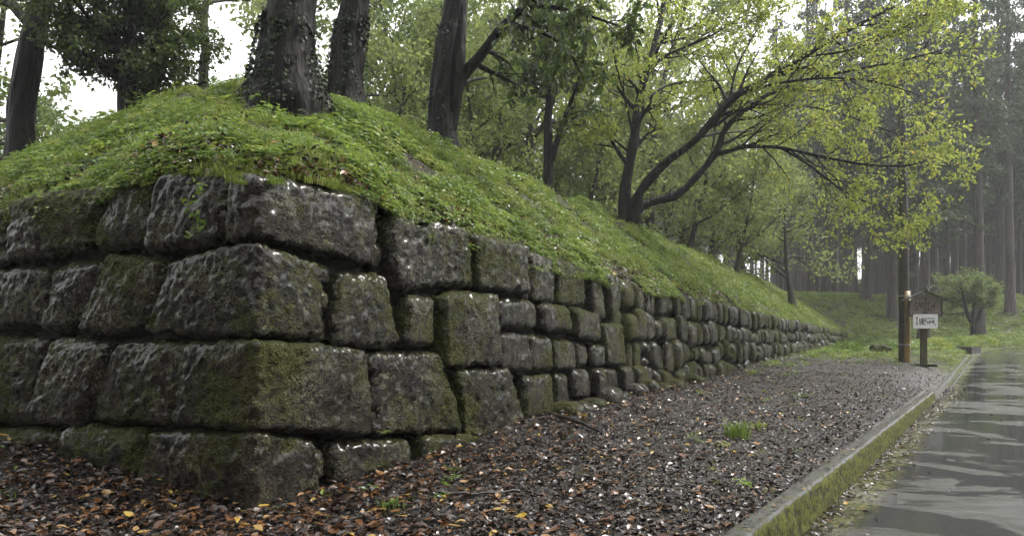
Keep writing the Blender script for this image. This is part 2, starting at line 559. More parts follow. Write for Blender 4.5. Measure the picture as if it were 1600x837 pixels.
def mound_d(s, a):
    k = 1.9
    h = np.clip(0.5 + 0.5 * (a - s) / k, 0, 1)
    d = a * (1 - h) + s * h - k * h * (1 - h) * smooth(0.0, 2.2, np.minimum(s, a))
    return d

def mound(s, a):
    s = np.asarray(s, float); a = np.asarray(a, float)
    d = mound_d(s, a)
    top = wall_top(s) - 0.11
    rise = 0.79 * (d - 0.5 * np.maximum(d - 2.65, 0) ** 2 / 0.9)
    rise = np.where(d > 3.55, 0.79 * (3.55 - 0.45) - 0.10 * (d - 3.55), rise)
    e = 1 - smooth(34, 70, s)
    z = top + rise * (0.12 + 0.88 * e)
    z = z - smooth(50, 72, s) * (top + 0.3)
    z = z - 0.105 * np.maximum(a - 4.6, 0) ** 1.2 * (1 - smooth(5, 9, s)) * smooth(0.3, 2.5, s)
    return z

def lip(s, a):
    """the turf tucks down behind the top stones"""
    return 0.13 * np.exp(-np.maximum(np.minimum(s, a) - 0.16, 0) / 0.16)

def mound_z(x, y):
    s, a = to_sa(x, y)
    n = perlin(np.stack([np.asarray(x) * 0.9, np.asarray(y) * 0.9, np.asarray(x) * 0 + 3], -1).reshape(-1, 3)).reshape(np.shape(x))
    n2 = perlin(np.stack([np.asarray(x) * 3, np.asarray(y) * 3, np.asarray(x) * 0 + 9], -1).reshape(-1, 3)).reshape(np.shape(x))
    z = mound(s, a) + 0.09 * n + 0.03 * n2
    return np.where(s > 42, np.maximum(z, terrain(x, y) + 0.03), z)

def ground_z(x, y):
    """top surface at a place, bank or open ground"""
    s, a = to_sa(x, y)
    t = terrain(x, y)
    m = mound_z(x, y)
    inside = (s > 0.1) & (a > 0.1) & (s < 72)
    return np.where(inside, np.maximum(m, t), t)

def gz(x, y):
    return float(ground_z(np.array([x]), np.array([y]))[0])

# ------------------------------------------------------------------ ground sheet
nr, na = 190, 460
rr = 0.15 + 420 * (np.linspace(0, 1, nr) ** 3.2)
aa = np.linspace(0, 2 * math.pi, na, endpoint=False)
aa = aa + 0.55 * np.sin(aa * 1.0 - math.pi / 2 + math.pi)     # more rays towards the view
gx = np.outer(rr, np.sin(aa)); gy = np.outer(rr, np.cos(aa))
gzv = terrain(gx, gy)
gs, ga = to_sa(gx, gy)
gzv = np.where((gs > 0.5) & (ga > 0.5) & (gs < 42) & (ga < 8.5), np.minimum(gzv, -0.6 + 0 * gzv), gzv)
v = np.stack([gx, gy, gzv], -1).reshape(-1, 3)
i = np.arange(nr - 1)[:, None] * na; j = np.arange(na)[None]; j2 = (j + 1) % na
f = np.stack([i + j, i + na + j, i + na + j2, i + j2], -1).reshape(-1, 4)
gl_, gq_ = road_lq(gx, gy)
floor_f = np.maximum(smooth(18, 25, gl_) * smooth(18, 26, gy), smooth(3, 6, np.minimum(gs, ga)))
floor_f = np.maximum(floor_f, smooth(6, 9, gq_))
ground = mesh_obj('ground', v, f, GROUND, attrs={'floor': ('POINT', floor_f.ravel())})
tag(ground, kind='structure')

# ------------------------------------------------------------------ grassy bank above the wall
sg = np.concatenate([np.linspace(0.18, 6, 75), 6 + (np.linspace(0, 1, 110)[1:] ** 1.5) * 70])
ag = np.concatenate([np.linspace(0.18, 5, 64), 5 + (np.linspace(0, 1, 50)[1:] ** 1.4) * 40])
S, A = np.meshgrid(sg, ag, indexing='ij')
jag = 0.05 * perlin(np.stack([S * 2.1, A * 2.1, S * 0 + 5], -1).reshape(-1, 3)).reshape(S.shape)
S2 = S + np.where(S < 0.3, jag, 0); A2 = A + np.where(A < 0.3, jag, 0)
X, Y = from_sa(S2, A2)
Z = mound_z(X, Y)
Z = Z - lip(S, A)            # rounded turf lip
v = np.stack([X, Y, Z], -1).reshape(-1, 3)
n1, n2 = S.shape
ii = np.arange(n1 - 1)[:, None] * n2 + np.arange(n2 - 1)[None]
f = np.stack([ii, ii + n2, ii + n2 + 1, ii + 1], -1).reshape(-1, 4)
bank = mesh_obj('grassy_bank', v, f, BANK)
tag(bank, kind='structure')

# ------------------------------------------------------------------ road, kerb, drain
ls = np.concatenate([np.linspace(-14, 30, 120), np.linspace(30, BEND, 12)[1:], BEND + np.linspace(0, 34, 60)[1:]])
qs = np.array([-0.05, 0.12, 0.4, 0.7, 1.2, 2, 3, 4, 5, 5.7])
rows, uvs = [], []
for l in ls:
    for q in qs:
        if l <= BEND:
            p = K0 + l * KD + q * KN
        else:
            th = (l - BEND) / BR
            rad = BR - q
            p = ARC + rad * (-KN * math.cos(th) + KD * math.sin(th))
        rows.append((p[0], p[1], ROAD_Z + (float(lift(l)) if l <= BEND else float(lift(road_lq(p[0], p[1])[0]))) + 0.035 * math.sin(max(0, min(1, q / 5.6)) * math.pi) - 0.012 * (q < 0.2)))
        uvs.append((l, q))
nq = len(qs)
ii = np.arange(len(ls) - 1)[:, None] * nq + np.arange(nq - 1)[None]
f = np.stack([ii, ii + 1, ii + nq + 1, ii + nq], -1).reshape(-1, 4)
road = mesh_obj('road', np.array(rows), f, ROAD)
uvl = road.data.uv_layers.new(name='UVMap')
li = np.zeros(len(road.data.loops), np.int32)
road.data.loops.foreach_get('vertex_index', li)
uvl.data.foreach_set('uv', np.array(uvs, np.float32)[li].ravel())
tag(road, kind='structure')

def sweep_line(name, prof, l0, l1, step, mat, noise=0.0, nscale=6, capz=None, zfun=None):
    """profile rows (q, z) carried along the kerb line"""
    prof = np.asarray(prof, float)
    L = np.arange(l0, l1 + step * 0.5, step)
    k = len(prof)
    xy = K0[None, None] + L[:, None, None] * KD + prof[None, :, :1] * KN
    z = np.broadcast_to(prof[None, :, 1], (len(L), k)).copy()
    if zfun is not None:
        z = z + zfun(L)[:, None]
    v = np.concatenate([xy, z[..., None]], -1)
    if noise:
        vv = v.reshape(-1, 3)
        d = noise * fbm(vv * nscale, 3)
        nrm = np.stack([np.full(len(vv), KN[0]), np.full(len(vv), KN[1]), np.full(len(vv), 0.5)], -1)
        vv += nrm * d[:, None]
        v = vv.reshape(v.shape)
    v = v.reshape(-1, 3)
    ii = np.arange(len(L) - 1)[:, None] * k + np.arange(k - 1)[None]
    f = np.stack([ii, ii + 1, ii + k + 1, ii + k], -1).reshape(-1, 4)
    fl = [tuple(r) for r in f.tolist()]
    fl.append(tuple(range(k)))
    fl.append(tuple(range(len(v) - k, len(v)))[::-1])
    return mesh_obj(name, v, fl, mat)

def prof_kerb():
    p = [(-0.17, -0.45), (-0.17, 0.0), (-0.165, 0.02), (-0.15, 0.030)]
    p += [(q, 0.030) for q in np.linspace(-0.14, -0.045, 6)]
    p += [(-0.030, 0.024), (-0.020, 0.010)]
    p += [(-0.014 + 0.03 * (0.0 - z) / 0.3, z) for z in np.linspace(-0.015, -0.30, 14)]
    p += [(0.02, -0.45)]
    return p
kerb = sweep_line('kerb', prof_kerb(), -9, KERB_END, 0.035, KERB, 0.013, 6,
                  zfun=lambda L: -0.09 * np.clip(L / KERB_END, 0, 1))
tag(kerb, kind='structure')
drain = sweep_line('drain_channel', [(-0.20, -0.6), (-0.20, -0.235), (-0.13, -0.235), (-0.12, -0.32), (0.02, -0.32), (0.03, -0.262), (0.10, -0.265), (0.105, -0.6)],
                   KERB_END + 0.35, 33, 0.25, mat_simple('grey_drain_concrete', (0.025, 0.026, 0.019), (0.055, 0.056, 0.044), 5, 0.8, 0.3, 0.01, 0.5), 0.006, 4, zfun=lift)
tag(drain, kind='structure')

# ------------------------------------------------------------------ stone wall
wall = empty('stone_wall', (P0[0], P0[1], 0), 'dark wet dry-stone retaining wall of big mossy blocks turning a corner below the grassy bank', 'wall')

def on_right(px, py):
    r = (px - CX) / FPX
    t = (P0 @ V) / (r * V[0] + V[1])
    s, _ = to_sa(t * r, t)
    return float(s), EYE - (py - HY) / FPX * t

def on_left(px, py):
    r = (px - CX) / FPX
    t = (P0 @ U) / (r * U[0] + U[1])
    _, a = to_sa(t * r, t)
    return float(a), EYE - (py - HY) / FPX * t

def box_grid(n):
    """surface lattice of a box, n cells per axis -> unit coords [-1,1], quads"""
    nx, ny, nz = n
    vs, fs, base = [], [], 0
    for ax, (m1, m2) in enumerate(((ny, nz), (nx, nz), (nx, ny))):
        for side in (0, 1):
            g1, g2 = np.meshgrid(np.arange(m1 + 1), np.arange(m2 + 1), indexing='ij')
            o = np.zeros(g1.shape + (3,), int)
            oth = [k for k in range(3) if k != ax]
            o[..., oth[0]] = g1; o[..., oth[1]] = g2
            o[..., ax] = side * n[ax]
            vs.append(o.reshape(-1, 3))
            q = np.arange(m1)[:, None] * (m2 + 1) + np.arange(m2)[None]
            ff = np.stack([q, q + m2 + 1, q + m2 + 2, q + 1], -1).reshape(-1, 4)
            if (side == 0) ^ (ax == 1):
                ff = ff[:, ::-1]
            fs.append(ff + base)
            base += o.shape[0] * o.shape[1]
    v = np.concatenate(vs); f = np.concatenate(fs)
    key = (v[:, 0] * 1000 + v[:, 1]) * 1000 + v[:, 2]
    _, first, inv = np.unique(key, return_index=True, return_inverse=True)
    v = v[first]; f = inv.reshape(-1)[f]
    return v / np.array(n) * 2.0 - 1, f

n_stones = 0
def stone(c, rad=0.07, bulge=0.05, amp=1.0, step=0.02, gap=0.05, name='stone', parent=None, mat=None):
    """c: 2x2x2x3 corners in (s, a, z). Rounded, bulging, roughly dressed block"""
    global n_stones
    c = np.asarray(c, float)
    ext = [np.linalg.norm((c[1] - c[0]).reshape(-1, 3).mean(0)), np.linalg.norm((c[:, 1] - c[:, 0]).reshape(-1, 3).mean(0)), np.linalg.norm((c[:, :, 1] - c[:, :, 0]).reshape(-1, 3).mean(0))]
    ctr0 = c.reshape(-1, 3).mean(0)
    c = ctr0 + (c - ctr0) * (1 - np.minimum(0.15, gap / np.array(ext)))
    n = [int(np.clip(round(e / step), 3, 64)) for e in ext]
    u, f = box_grid(n)
    h = np.array(ext) / 2
    rad = min(rad, 0.42 * min(ext))
    p = u * h
    core = np.clip(p, -(h - rad), h - rad)
    d = p - core
    nd = d / (np.linalg.norm(d, axis=1)[:, None] + 1e-9)
    w = (core + nd * rad) / h
    blg = (1 - u ** 2)
    # bulge each face about its centre
    w2 = w.copy()
    for k in range(3):
        o = [m for m in range(3) if m != k]
        w2[:, k] += np.sign(u[:, k]) * (np.abs(u[:, k]) > 0.999) * blg[:, o[0]] * blg[:, o[1]] * bulge / h[k]
    t = (w2 + 1) / 2
    P = 0
    for i in (0, 1):
        for j in (0, 1):
            for k in (0, 1):
                wt = (t[:, 0] if i else 1 - t[:, 0]) * (t[:, 1] if j else 1 - t[:, 1]) * (t[:, 2] if k else 1 - t[:, 2])
                P = P + wt[:, None] * c[i, j, k]
    off = rng.uniform(-50, 50, 3) % 100
    q = P + off
    e = min(1.0, 1.2 * np.mean(ext))
    disp = 0.026 * fbm(q * 1.9, 2) + 0.016 * (np.abs(perlin(q * 4.3)) - 0.25)
    ql = q @ np.array([[1, 0.3, 0.5], [0, 1, 0.2], [-0.5, 0, 0.6]])
    disp += 0.022 * (0.4 - np.abs(perlin(ql * 7.5))) + 0.017 * perlin(ql * 14) + 0.013 * perlin(q * 26)
    P = P + nd * (disp * amp * e)[:, None]
    x, y = from_sa(P[:, 0], P[:, 1])
    W = np.stack([x, y, P[:, 2]], -1)
    ctr = W.mean(0)
    n_stones += 1
    return mesh_obj(name, W, f, mat or STONE, parent=parent or None, loc=ctr)

def add_wall_stone(c, **k):
    o = stone(c, **k)
    o.parent = wall
    o.matrix_parent_inverse = Matrix.Translation(-Vector(wall.location))
    return o

def right_stone(quad, prot=0.0, depth=0.5, px=True, **k):
    """quad TL TR BR BL on the long face"""
    q = [on_right(*p) if px else p for p in quad]
    j = lambda m=0.025: rng.uniform(-m, m)
    c = np.zeros((2, 2, 2, 3))
    for is_, iz, (s, z) in ((0, 1, q[0]), (1, 1, q[1]), (1, 0, q[2]), (0, 0, q[3])):
        bat = 0.045 * z
        c[is_, 0, iz] = (s, -prot + bat + j(), z)
        c[is_, 1, iz] = (s + (0.04 if is_ == 0 else -0.04), depth, z)
    return add_wall_stone(c, **k)

def left_stone(quad, prot=0.0, depth=0.5, **k):
    q = [on_left(*p) for p in quad]
    j = lambda m=0.025: rng.uniform(-m, m)
    c = np.zeros((2, 2, 2, 3))
    for ia, iz, (a, z) in ((1, 1, q[0]), (0, 1, q[1]), (0, 0, q[2]), (1, 0, q[3])):
        c[0, ia, iz] = (-prot + 0.045 * z + j(), a, z)
        c[1, ia, iz] = (depth, a, z)
    return add_wall_stone(c, **k)

def corner_stone(lt, lb, at_, ab, rt, rb, prot=0.03, **k):
    """photo bearings of the left end, arris and right end, top and bottom"""
    tq = P0[1]
    zt, zb = EYE - (at_ - HY) / FPX * tq, EYE - (ab - HY) / FPX * tq
    alt, zlt = on_left(*lt); alb, zlb = on_left(*lb)
    srt, zrt = on_right(*rt); srb, zrb = on_right(*rb)
    c = np.zeros((2, 2, 2, 3))
    for iz, (za, al, zl, sr, zr) in enumerate(((zb, alb, zlb, srb, zrb), (zt, alt, zlt, srt, zrt))):
        b = 0.045 * za - prot
        c[0, 0, iz] = (b, b, za)
        c[1, 0, iz] = (sr, b, zr)
        c[0, 1, iz] = (b, al, zl)
        c[1, 1, iz] = (sr, al, (zl + zr) / 2)
    return add_wall_stone(c, **k)

HI = dict(step=0.017)
corner_stone((332, 262), (330, 380), 263, 368, (614, 306), (602, 418), 0.02, rad=0.045, bulge=0.02, amp=0.95, **HI)
corner_stone((250, 403), (210, 524), 368, 530, (516, 408), (513, 530), 0.05, rad=0.045, bulge=0.02, amp=0.95, **HI)
corner_stone((285, 532), (266, 666), 526, 672, (578, 546), (580, 684), 0.08, rad=0.045, bulge=0.02, amp=0.95, **HI)
corner_stone((228, 672), (212, 760), 668, 830, (496, 684), (505, 800), 0.05, rad=0.045, bulge=0.02, amp=0.95, **HI)
# short face, going left from the corner
for q in ([(-6, 308), (146, 283), (120, 388), (-10, 414)], [(148, 283), (220, 272), (204, 384), (116, 392)], [(220, 268), (334, 248), (328, 380), (202, 396)],
          [(-40, 416), (54, 416), (50, 512), (-44, 516)], [(60, 410), (140, 398), (98, 518), (44, 520)], [(146, 390), (244, 402), (208, 518), (98, 522)],
          [(-70, 528), (62, 526), (30, 664), (-90, 668)], [(66, 528), (158, 532), (126, 668), (28, 666)], [(164, 530), (280, 534), (262, 668), (128, 664)],
          [(-60, 672), (86, 670), (84, 720), (-60, 708)], [(92, 662), (224, 670), (212, 762), (80, 724)],
          [(-160, 340), (-12, 318), (-14, 414), (-170, 424)], [(-190, 424), (-44, 418), (-48, 516), (-200, 520)], [(-210, 526), (-76, 528), (-94, 666), (-230, 660)]):
    left_stone(q, prot=rng.uniform(-0.02, 0.06), rad=rng.uniform(0.06, 0.10), bulge=0.035, amp=1.15, step=0.018)
# long face, read stone by stone where they are large
big = [[(618, 326), (740, 350), (750, 448), (628, 456)], [(750, 360), (838, 383), (838, 462), (756, 452)], [(840, 388), (881, 399), (880, 476), (844, 472)],
       [(883, 400), (928, 415), (930, 480), (884, 478)], [(931, 420), (953, 426), (958, 502), (940, 500)], [(955, 424), (977, 431), (977, 484), (962, 500)],
       [(542, 418), (624, 424), (644, 546), (530, 548)], [(646, 456), (694, 460), (694, 546), (640, 542)], [(697, 458), (784, 456), (788, 572), (697, 576)],
       [(792, 464), (850, 466), (852, 517), (790, 514)], [(789, 518), (836, 520), (840, 582), (788, 580)], [(854, 470), (899, 476), (902, 522), (857, 520)],
       [(840, 520), (874, 524), (874, 580), (841, 582)], [(903, 478), (944, 488), (947, 534), (908, 530)], [(876, 526), (908, 530), (910, 580), (876, 580)],
       [(911, 532), (930, 536), (930, 574), (912, 576)], [(932, 534), (952, 537), (952, 573), (932, 574)], [(948, 502), (980, 504), (984, 572), (954, 572)],
       [(586, 552), (696, 546), (726, 676), (584, 682)], [(716, 578), (800, 572), (826, 674), (730, 690)], [(825, 584), (873, 582), (874, 652), (826, 658)],
       [(877, 582), (898, 582), (900, 638), (878, 640)], [(902, 576), (928, 574), (932, 624), (903, 626)], [(931, 576), (949, 573), (953, 618), (934, 620)],
       [(953, 574), (971, 573), (975, 612), (956, 614)], [(974, 572), (992, 571), (996, 608), (977, 608)], [(994, 571), (1012, 570), (1015, 604), (998, 606)],
       [(518, 688), (644, 680), (648, 738), (520, 770)], [(658, 680), (742, 676), (744, 706), (658, 728)], [(478, 700), (516, 694), (516, 750), (480, 770)]]
for q in big:
    s0 = on_right(*q[0])[0]
    right_stone(q, prot=rng.uniform(-0.03, 0.07), rad=rng.uniform(0.05, 0.085), bulge=rng.uniform(0.01, 0.04), amp=1.15, step=0.017 + 0.0022 * max(0, s0))
# packing stones in the gaps
for q in ([(604, 372), (626, 380), (622, 424), (598, 418)], [(518, 410), (546, 412), (546, 446), (518, 448)], [(518, 450), (540, 452), (536, 488), (518, 488)],
          [(508, 494), (540, 496), (536, 538), (506, 536)], [(750, 425), (762, 428), (760, 454), (748, 452)], [(722, 600), (734, 610), (740, 664), (728, 660)],
          [(783, 470), (792, 474), (792, 508), (785, 506)], [(832, 440), (844, 444), (844, 472), (834, 470)], [(640, 548), (700, 552), (690, 566), (644, 564)],
          [(846, 480), (856, 482), (857, 514), (848, 512)], [(706, 578), (720, 580), (722, 604), (710, 606)]):
    right_stone(q, prot=-0.08, depth=0.3, rad=0.05, bulge=0.02, amp=0.8, step=0.014)
for q in ([(262, 640), (276, 650), (270, 672), (256, 672)],):
    left_stone(q, prot=-0.05, depth=0.3, rad=0.05, amp=0.8, step=0.014)
# foot stones poking out of the leaves
for px in (880, 900, 922, 946, 962, 985, 1003, 1026, 1048, 1075):
    s, z = on_right(px, 0)
    zt = float(foot_rise(s)) + rng.uniform(0.08, 0.20)
    w = rng.uniform(0.30, 0.5)
    c = np.zeros((2, 2, 2, 3))
    for a_ in (0, 1):
        for b_ in (0, 1):
            for k_ in (0, 1):
                c[a_, b_, k_] = (s + (a_ - 0.5) * w, -0.26 + b_ * 0.4 + rng.uniform(-.04, .04), zt - (1 - k_) * 0.45)
    add_wall_stone(c, rad=0.09, bulge=0.03, amp=0.8, step=0.03)
# the rest of the long face, laid in courses
s_start, s_stop = 8.4, 57.0
rows_n = 4
for r in range(rows_n):
    s = {0: 8.35, 1: 7.5, 2: 6.95, 3: 7.28}[r]
    while s < s_stop:
        w = float(np.clip(rng.lognormal(-0.78, 0.30), 0.28, 0.85)) * (0.85 + 0.012 * s)
        e = min(s + w, s_stop)
        def zb(ss, rr):
            b, t = float(foot_rise(ss)) - 0.18, float(wall_top(ss)) - 0.02
            fr = [0, 0.24, 0.50, 0.74, 1.0][rr]
            wob = 0.19 * float(perlin(np.array([[ss * 0.95, rr * 7.3, 2.2]]))[0]) if 0 < rr < 4 else 0.05 * float(perlin(np.array([[ss * 0.9, 44.0, 2.2]]))[0])
            return b + (t - b) * fr + wob
        lo0, lo1, hi0, hi1 = zb(s, r), zb(e, r), zb(s, r + 1), zb(e, r + 1)
        if r < 3:
            dj = rng.uniform(-0.08, 0.08); hi0 += dj; hi1 += dj
        g = 0.0
        st = 0.03 + 0.0035 * s
        sl = rng.uniform(-0.06, 0.06)
        if rng.random() < 0.05 and r in (1, 2):
            m = (rng.uniform(0.4, 0.6))
            for (f0, f1) in ((0, m), (m, 1)):
                right_stone([(s + g, lo0 + (hi0 - lo0) * f1 - g), (e - g, lo1 + (hi1 - lo1) * f1 - g), (e - g, lo1 + (hi1 - lo1) * f0 + g), (s + g, lo0 + (hi0 - lo0) * f0 + g)],
                            prot=rng.uniform(-0.06, 0.06), depth=0.4, px=False, rad=0.08, bulge=0.05, amp=1.1, step=st)
        else:
            right_stone([(s + g + sl, hi0 - g), (e - g + sl, hi1 - g), (e - g, lo1 + g), (s + g, lo0 + g)],
                        prot=rng.uniform(-0.06, 0.08), depth=0.4, px=False, rad=rng.uniform(0.06, 0.10), bulge=rng.uniform(0.01, 0.05), amp=1.25, step=st, gap=0.045)
        s = e
# one could count some 300 stones; the farthest ones are a single part
allst = sorted([o for o in bpy.data.objects if o.parent == wall and o.name.split('.')[0] == 'stone'], key=lambda o: o.location.y)
vs_, fs2, nv_ = [], [], 0
for o in allst[298:]:
    me = o.data
    vv = np.empty(len(me.vertices) * 3, np.float32); me.vertices.foreach_get('co', vv)
    ff = np.empty(len(me.loops), np.int32); me.loops.foreach_get('vertex_index', ff)
    vs_.append(vv.reshape(-1, 3) + np.array(o.location)); fs2.append(ff.reshape(-1, 4) + nv_); nv_ += len(me.vertices)
    bpy.data.objects.remove(o)
if vs_:
    o = mesh_obj('far_stones', np.concatenate(vs_), np.concatenate(fs2), STONE)
    o.parent = wall
    o.matrix_parent_inverse = Matrix.Translation(-Vector(wall.location))
    o['kind'] = 'stuff'
# earth behind the stones
def fill_strip(pts, w):
    """pts rows (s, a, ztop); wall-like strip with thickness along (s+a)"""
    pts = np.asarray(pts, float)
    out = []
    for (s, a, zt) in pts:
        for (ds, da, z) in ((0, 0, -0.4), (0, 0, zt), (w[0], w[1], zt), (w[0], w[1], -0.4)):
            x, y = from_sa(s + ds, a + da)
            out.append((x, y, z))
    k = 4
    n = len(pts)
    f = []
    for i in range(n - 1):
        for j in range(k):
            f.append((i * k + j, i * k + (j + 1) % k, (i + 1) * k + (j + 1) % k, (i + 1) * k + j))
    f += [(0, 1, 2, 3), tuple((n - 1) * k + j for j in (3, 2, 1, 0))]
    return np.array(out), f
ss = np.linspace(0.24, 57, 60)
v1, f1 = fill_strip([(s, 0.24, float(wall_top(s)) - 0.10) for s in ss], (0, 0.3))
v2, f2 = fill_strip([(0.245, a, 2.27) for a in np.linspace(0.55, 12, 12)], (0.3, 0))
fill = mesh_obj('earth_fill', np.concatenate([v1, v2]), f1 + [tuple(i + len(v1) for i in q) for q in f2], EARTH, smooth_shade=False)
fill.parent = wall
fill.matrix_parent_inverse = Matrix.Translation(-Vector(wall.location))

# ------------------------------------------------------------------ tree kit
DIAMOND = (np.array([[0, 0, 0], [-0.30, 0.5, 0.06], [0, 1, -0.05], [0.30, 0.5, 0.06]]), np.array([[0, 2, 1], [0, 3, 2]]))
OVAL = (np.array([[0, 0, 0], [-0.26, 0.30, 0.05], [-0.22, 0.68, 0.03], [0, 1, -0.10], [0.22, 0.68, 0.03], [0.26, 0.30, 0.05]]),
        np.array([[0, 2, 1], [0, 3, 2], [0, 4, 3], [0, 5, 4]]))
SPRAY = (np.array([[0, 0, 0], [-0.20, 0.45, -0.05], [0, 1, -0.28], [0.20, 0.45, -0.05]]), np.array([[0, 2, 1], [0, 3, 2]]))

def unit(v):
    return v / (np.linalg.norm(v, axis=-1, keepdims=True) + 1e-9)

def leaves(pos, axis, size, tpl, g, flat=0.5, wide=1.0):
    """place leaf blades: axis = growing direction, faces mostly skyward"""
    n = len(pos)
    ax = unit(axis)
    up = unit(g.normal(size=(n, 3)) * (1 - flat) + np.array([0, 0, 1.0]) * flat)
    x = unit(np.cross(ax, up))
    z = np.cross(x, ax)
    tv, tf = tpl
    k = len(tv)
    sz = np.asarray(size)[:, None, None] if np.ndim(size) else size
    P = pos[:, None] + sz * (tv[None, :, 0:1] * x[:, None] * wide + tv[None, :, 1:2] * ax[:, None] + tv[None, :, 2:3] * z[:, None])
    F = (tf[None] + (np.arange(n) * k)[:, None, None]).reshape(-1, 3)
    return P.reshape(-1, 3), F

def limb(start, d, length, g, n=7, wander=0.22, lift=0.0):
    p = np.array(start, float)
    d = np.array(d, float)
    d /= np.linalg.norm(d)
    pts = [p.copy()]
    for i in range(n - 1):
        d = d + g.normal(size=3) * wander * 0.5 + np.array([0, 0, lift * 0.2])
        d /= np.linalg.norm(d)
        p = p + d * length / (n - 1)
        pts.append(p.copy())
    return np.array(pts)

def side_dir(t, g, spread, flat=0.0):
    r = g.normal(size=3)
    r -= t * (r @ t)
    r /= np.linalg.norm(r) + 1e-9
    d = t * math.cos(spread) + r * math.sin(spread)
    d[2] *= (1 - flat)
    return d / np.linalg.norm(d)

def branch_out(stem, rad, g, out, tips, level, spec):
    """recursively add side limbs to a stem; twigs of the last level collect leaf anchors"""
    n_ch, ratio, spread, lift, flat, start = spec[level]
    L = np.linalg.norm(np.diff(stem, axis=0), axis=1).sum()
    n = len(stem)
    for c in range(n_ch):
        u = start + (1 - start) * (c + g.uniform(0.1, 0.9)) / n_ch
        f = u * (n - 1)
        i = min(int(f), n - 2)
        p = stem[i] + (stem[i + 1] - stem[i]) * (f - i)
        t = unit(stem[i + 1] - stem[i])
        d = side_dir(t, g, spread * g.uniform(0.7, 1.25), flat)
        ln = ratio * L * g.uniform(0.65, 1.2) * (1.15 - 0.5 * u) if level == 0 else ratio * L * g.uniform(0.6, 1.2)
        r0 = max(0.004, (rad[i] * (1 - (f - i)) + rad[i + 1] * (f - i)) * 0.55)
        last = level == len(spec) - 1
        pts = limb(p, d, ln, g, 4 if last else 6, 0.3, lift)
        rr = np.linspace(r0, max(0.003, r0 * 0.25), len(pts))
        out.append((pts, rr, 3 if last else 5))
        if last:
            tips.append(pts)
        else:
            branch_out(pts, rr, g, out, tips, level + 1, spec)
            tips.append(pts[-3:])

def leaf_anchor(tips, per, g, jit):
    P, D = [], []
    for t in tips:
        k = max(1, int(round(per * g.uniform(0.6, 1.4))))
        f = g.uniform(0.15, 1.0, k) * (len(t) - 1)
        i = np.minimum(f.astype(int), len(t) - 2)
        fr = (f - i)[:, None]
        P.append(t[i] * (1 - fr) + t[i + 1] * fr + g.normal(size=(k, 3)) * jit)
        D.append(unit(t[i + 1] - t[i]))
    return np.concatenate(P), np.concatenate(D)

def crown_mesh(name, tips, per, size, tpl, mat, g, jit=0.06, droop=0.5, flat=0.55, loc=None, sprd=0.9):
    P, D = leaf_anchor(tips, per, g, jit)
    ax = D * 0.6 + g.normal(size=P.shape) * sprd + np.array([0, 0, -droop])
    sz = size * g.uniform(0.6, 1.25, len(P))
    v, f = leaves(P, ax, sz, tpl, g, flat)
    tint = np.clip(g.beta(2.0, 2.4, len(P)) + 0.12 * perlin(P * 0.9), 0, 1)
    return mesh_obj(name, v, f, mat, smooth_shade=False, loc=loc, attrs={'tint': ('FACE', np.repeat(tint, len(tpl[1])))}, link_it=False)

def wood_mesh(name, tubes, mat, loc=None, wob=0.0):
    v, f = merge([tube(p, r, k, wob=(wob if k > 7 else 0), seed=ii * 1.7) for ii, (p, r, k) in enumerate(tubes)])
    return mesh_obj(name, v, f, mat, loc=loc, link_it=False)

def tree(name, loc, label, cat='tree', group=None):
    return empty(name, loc, label, cat, group)

def attach(root, *parts):
    for o in parts:
        if o.name.split('.')[0] in ('branches', 'crown', 'ivy'):
            o['kind'] = 'stuff'
        COL.objects.link(o)
        o.parent = root
        # part meshes were made relative to the root already
        o.location = (0, 0, 0)

def flare(n, r_base, r0, r1, z):
    """radius along a trunk with a root flare over the first metre"""
    return r0 + (r1 - r0) * np.linspace(0, 1, n) ** 0.9 + (r_base - r0) * np.exp(-z / 0.45)

def place_on(px, depth):
    x = (px - CX) / FPX * depth
    return np.array([x, depth, gz(x, depth)])

# ------------------------------------------------------------------ trees on and behind the bank
def roots(base, r, g, n=6, reach=0.75):
    out = []
    for k in range(n):
        th = k / n * 2 * math.pi + g.uniform(-0.3, 0.3)
        L = reach * g.uniform(0.7, 1.2)
        pts = []
        for u in np.linspace(0, 1, 7):
            x = base[0] + math.cos(th) * (r * 0.55 + L * u); y = base[1] + math.sin(th) * (r * 0.55 + L * u)
            pts.append((x, y, gz(x, y) + 0.55 * r * (1 - u) ** 2.2 * 2.2 - 0.10 * u + 0.02))
        out.append((np.array(pts), np.linspace(r * 0.42, r * 0.10, 7), 7))
    return out

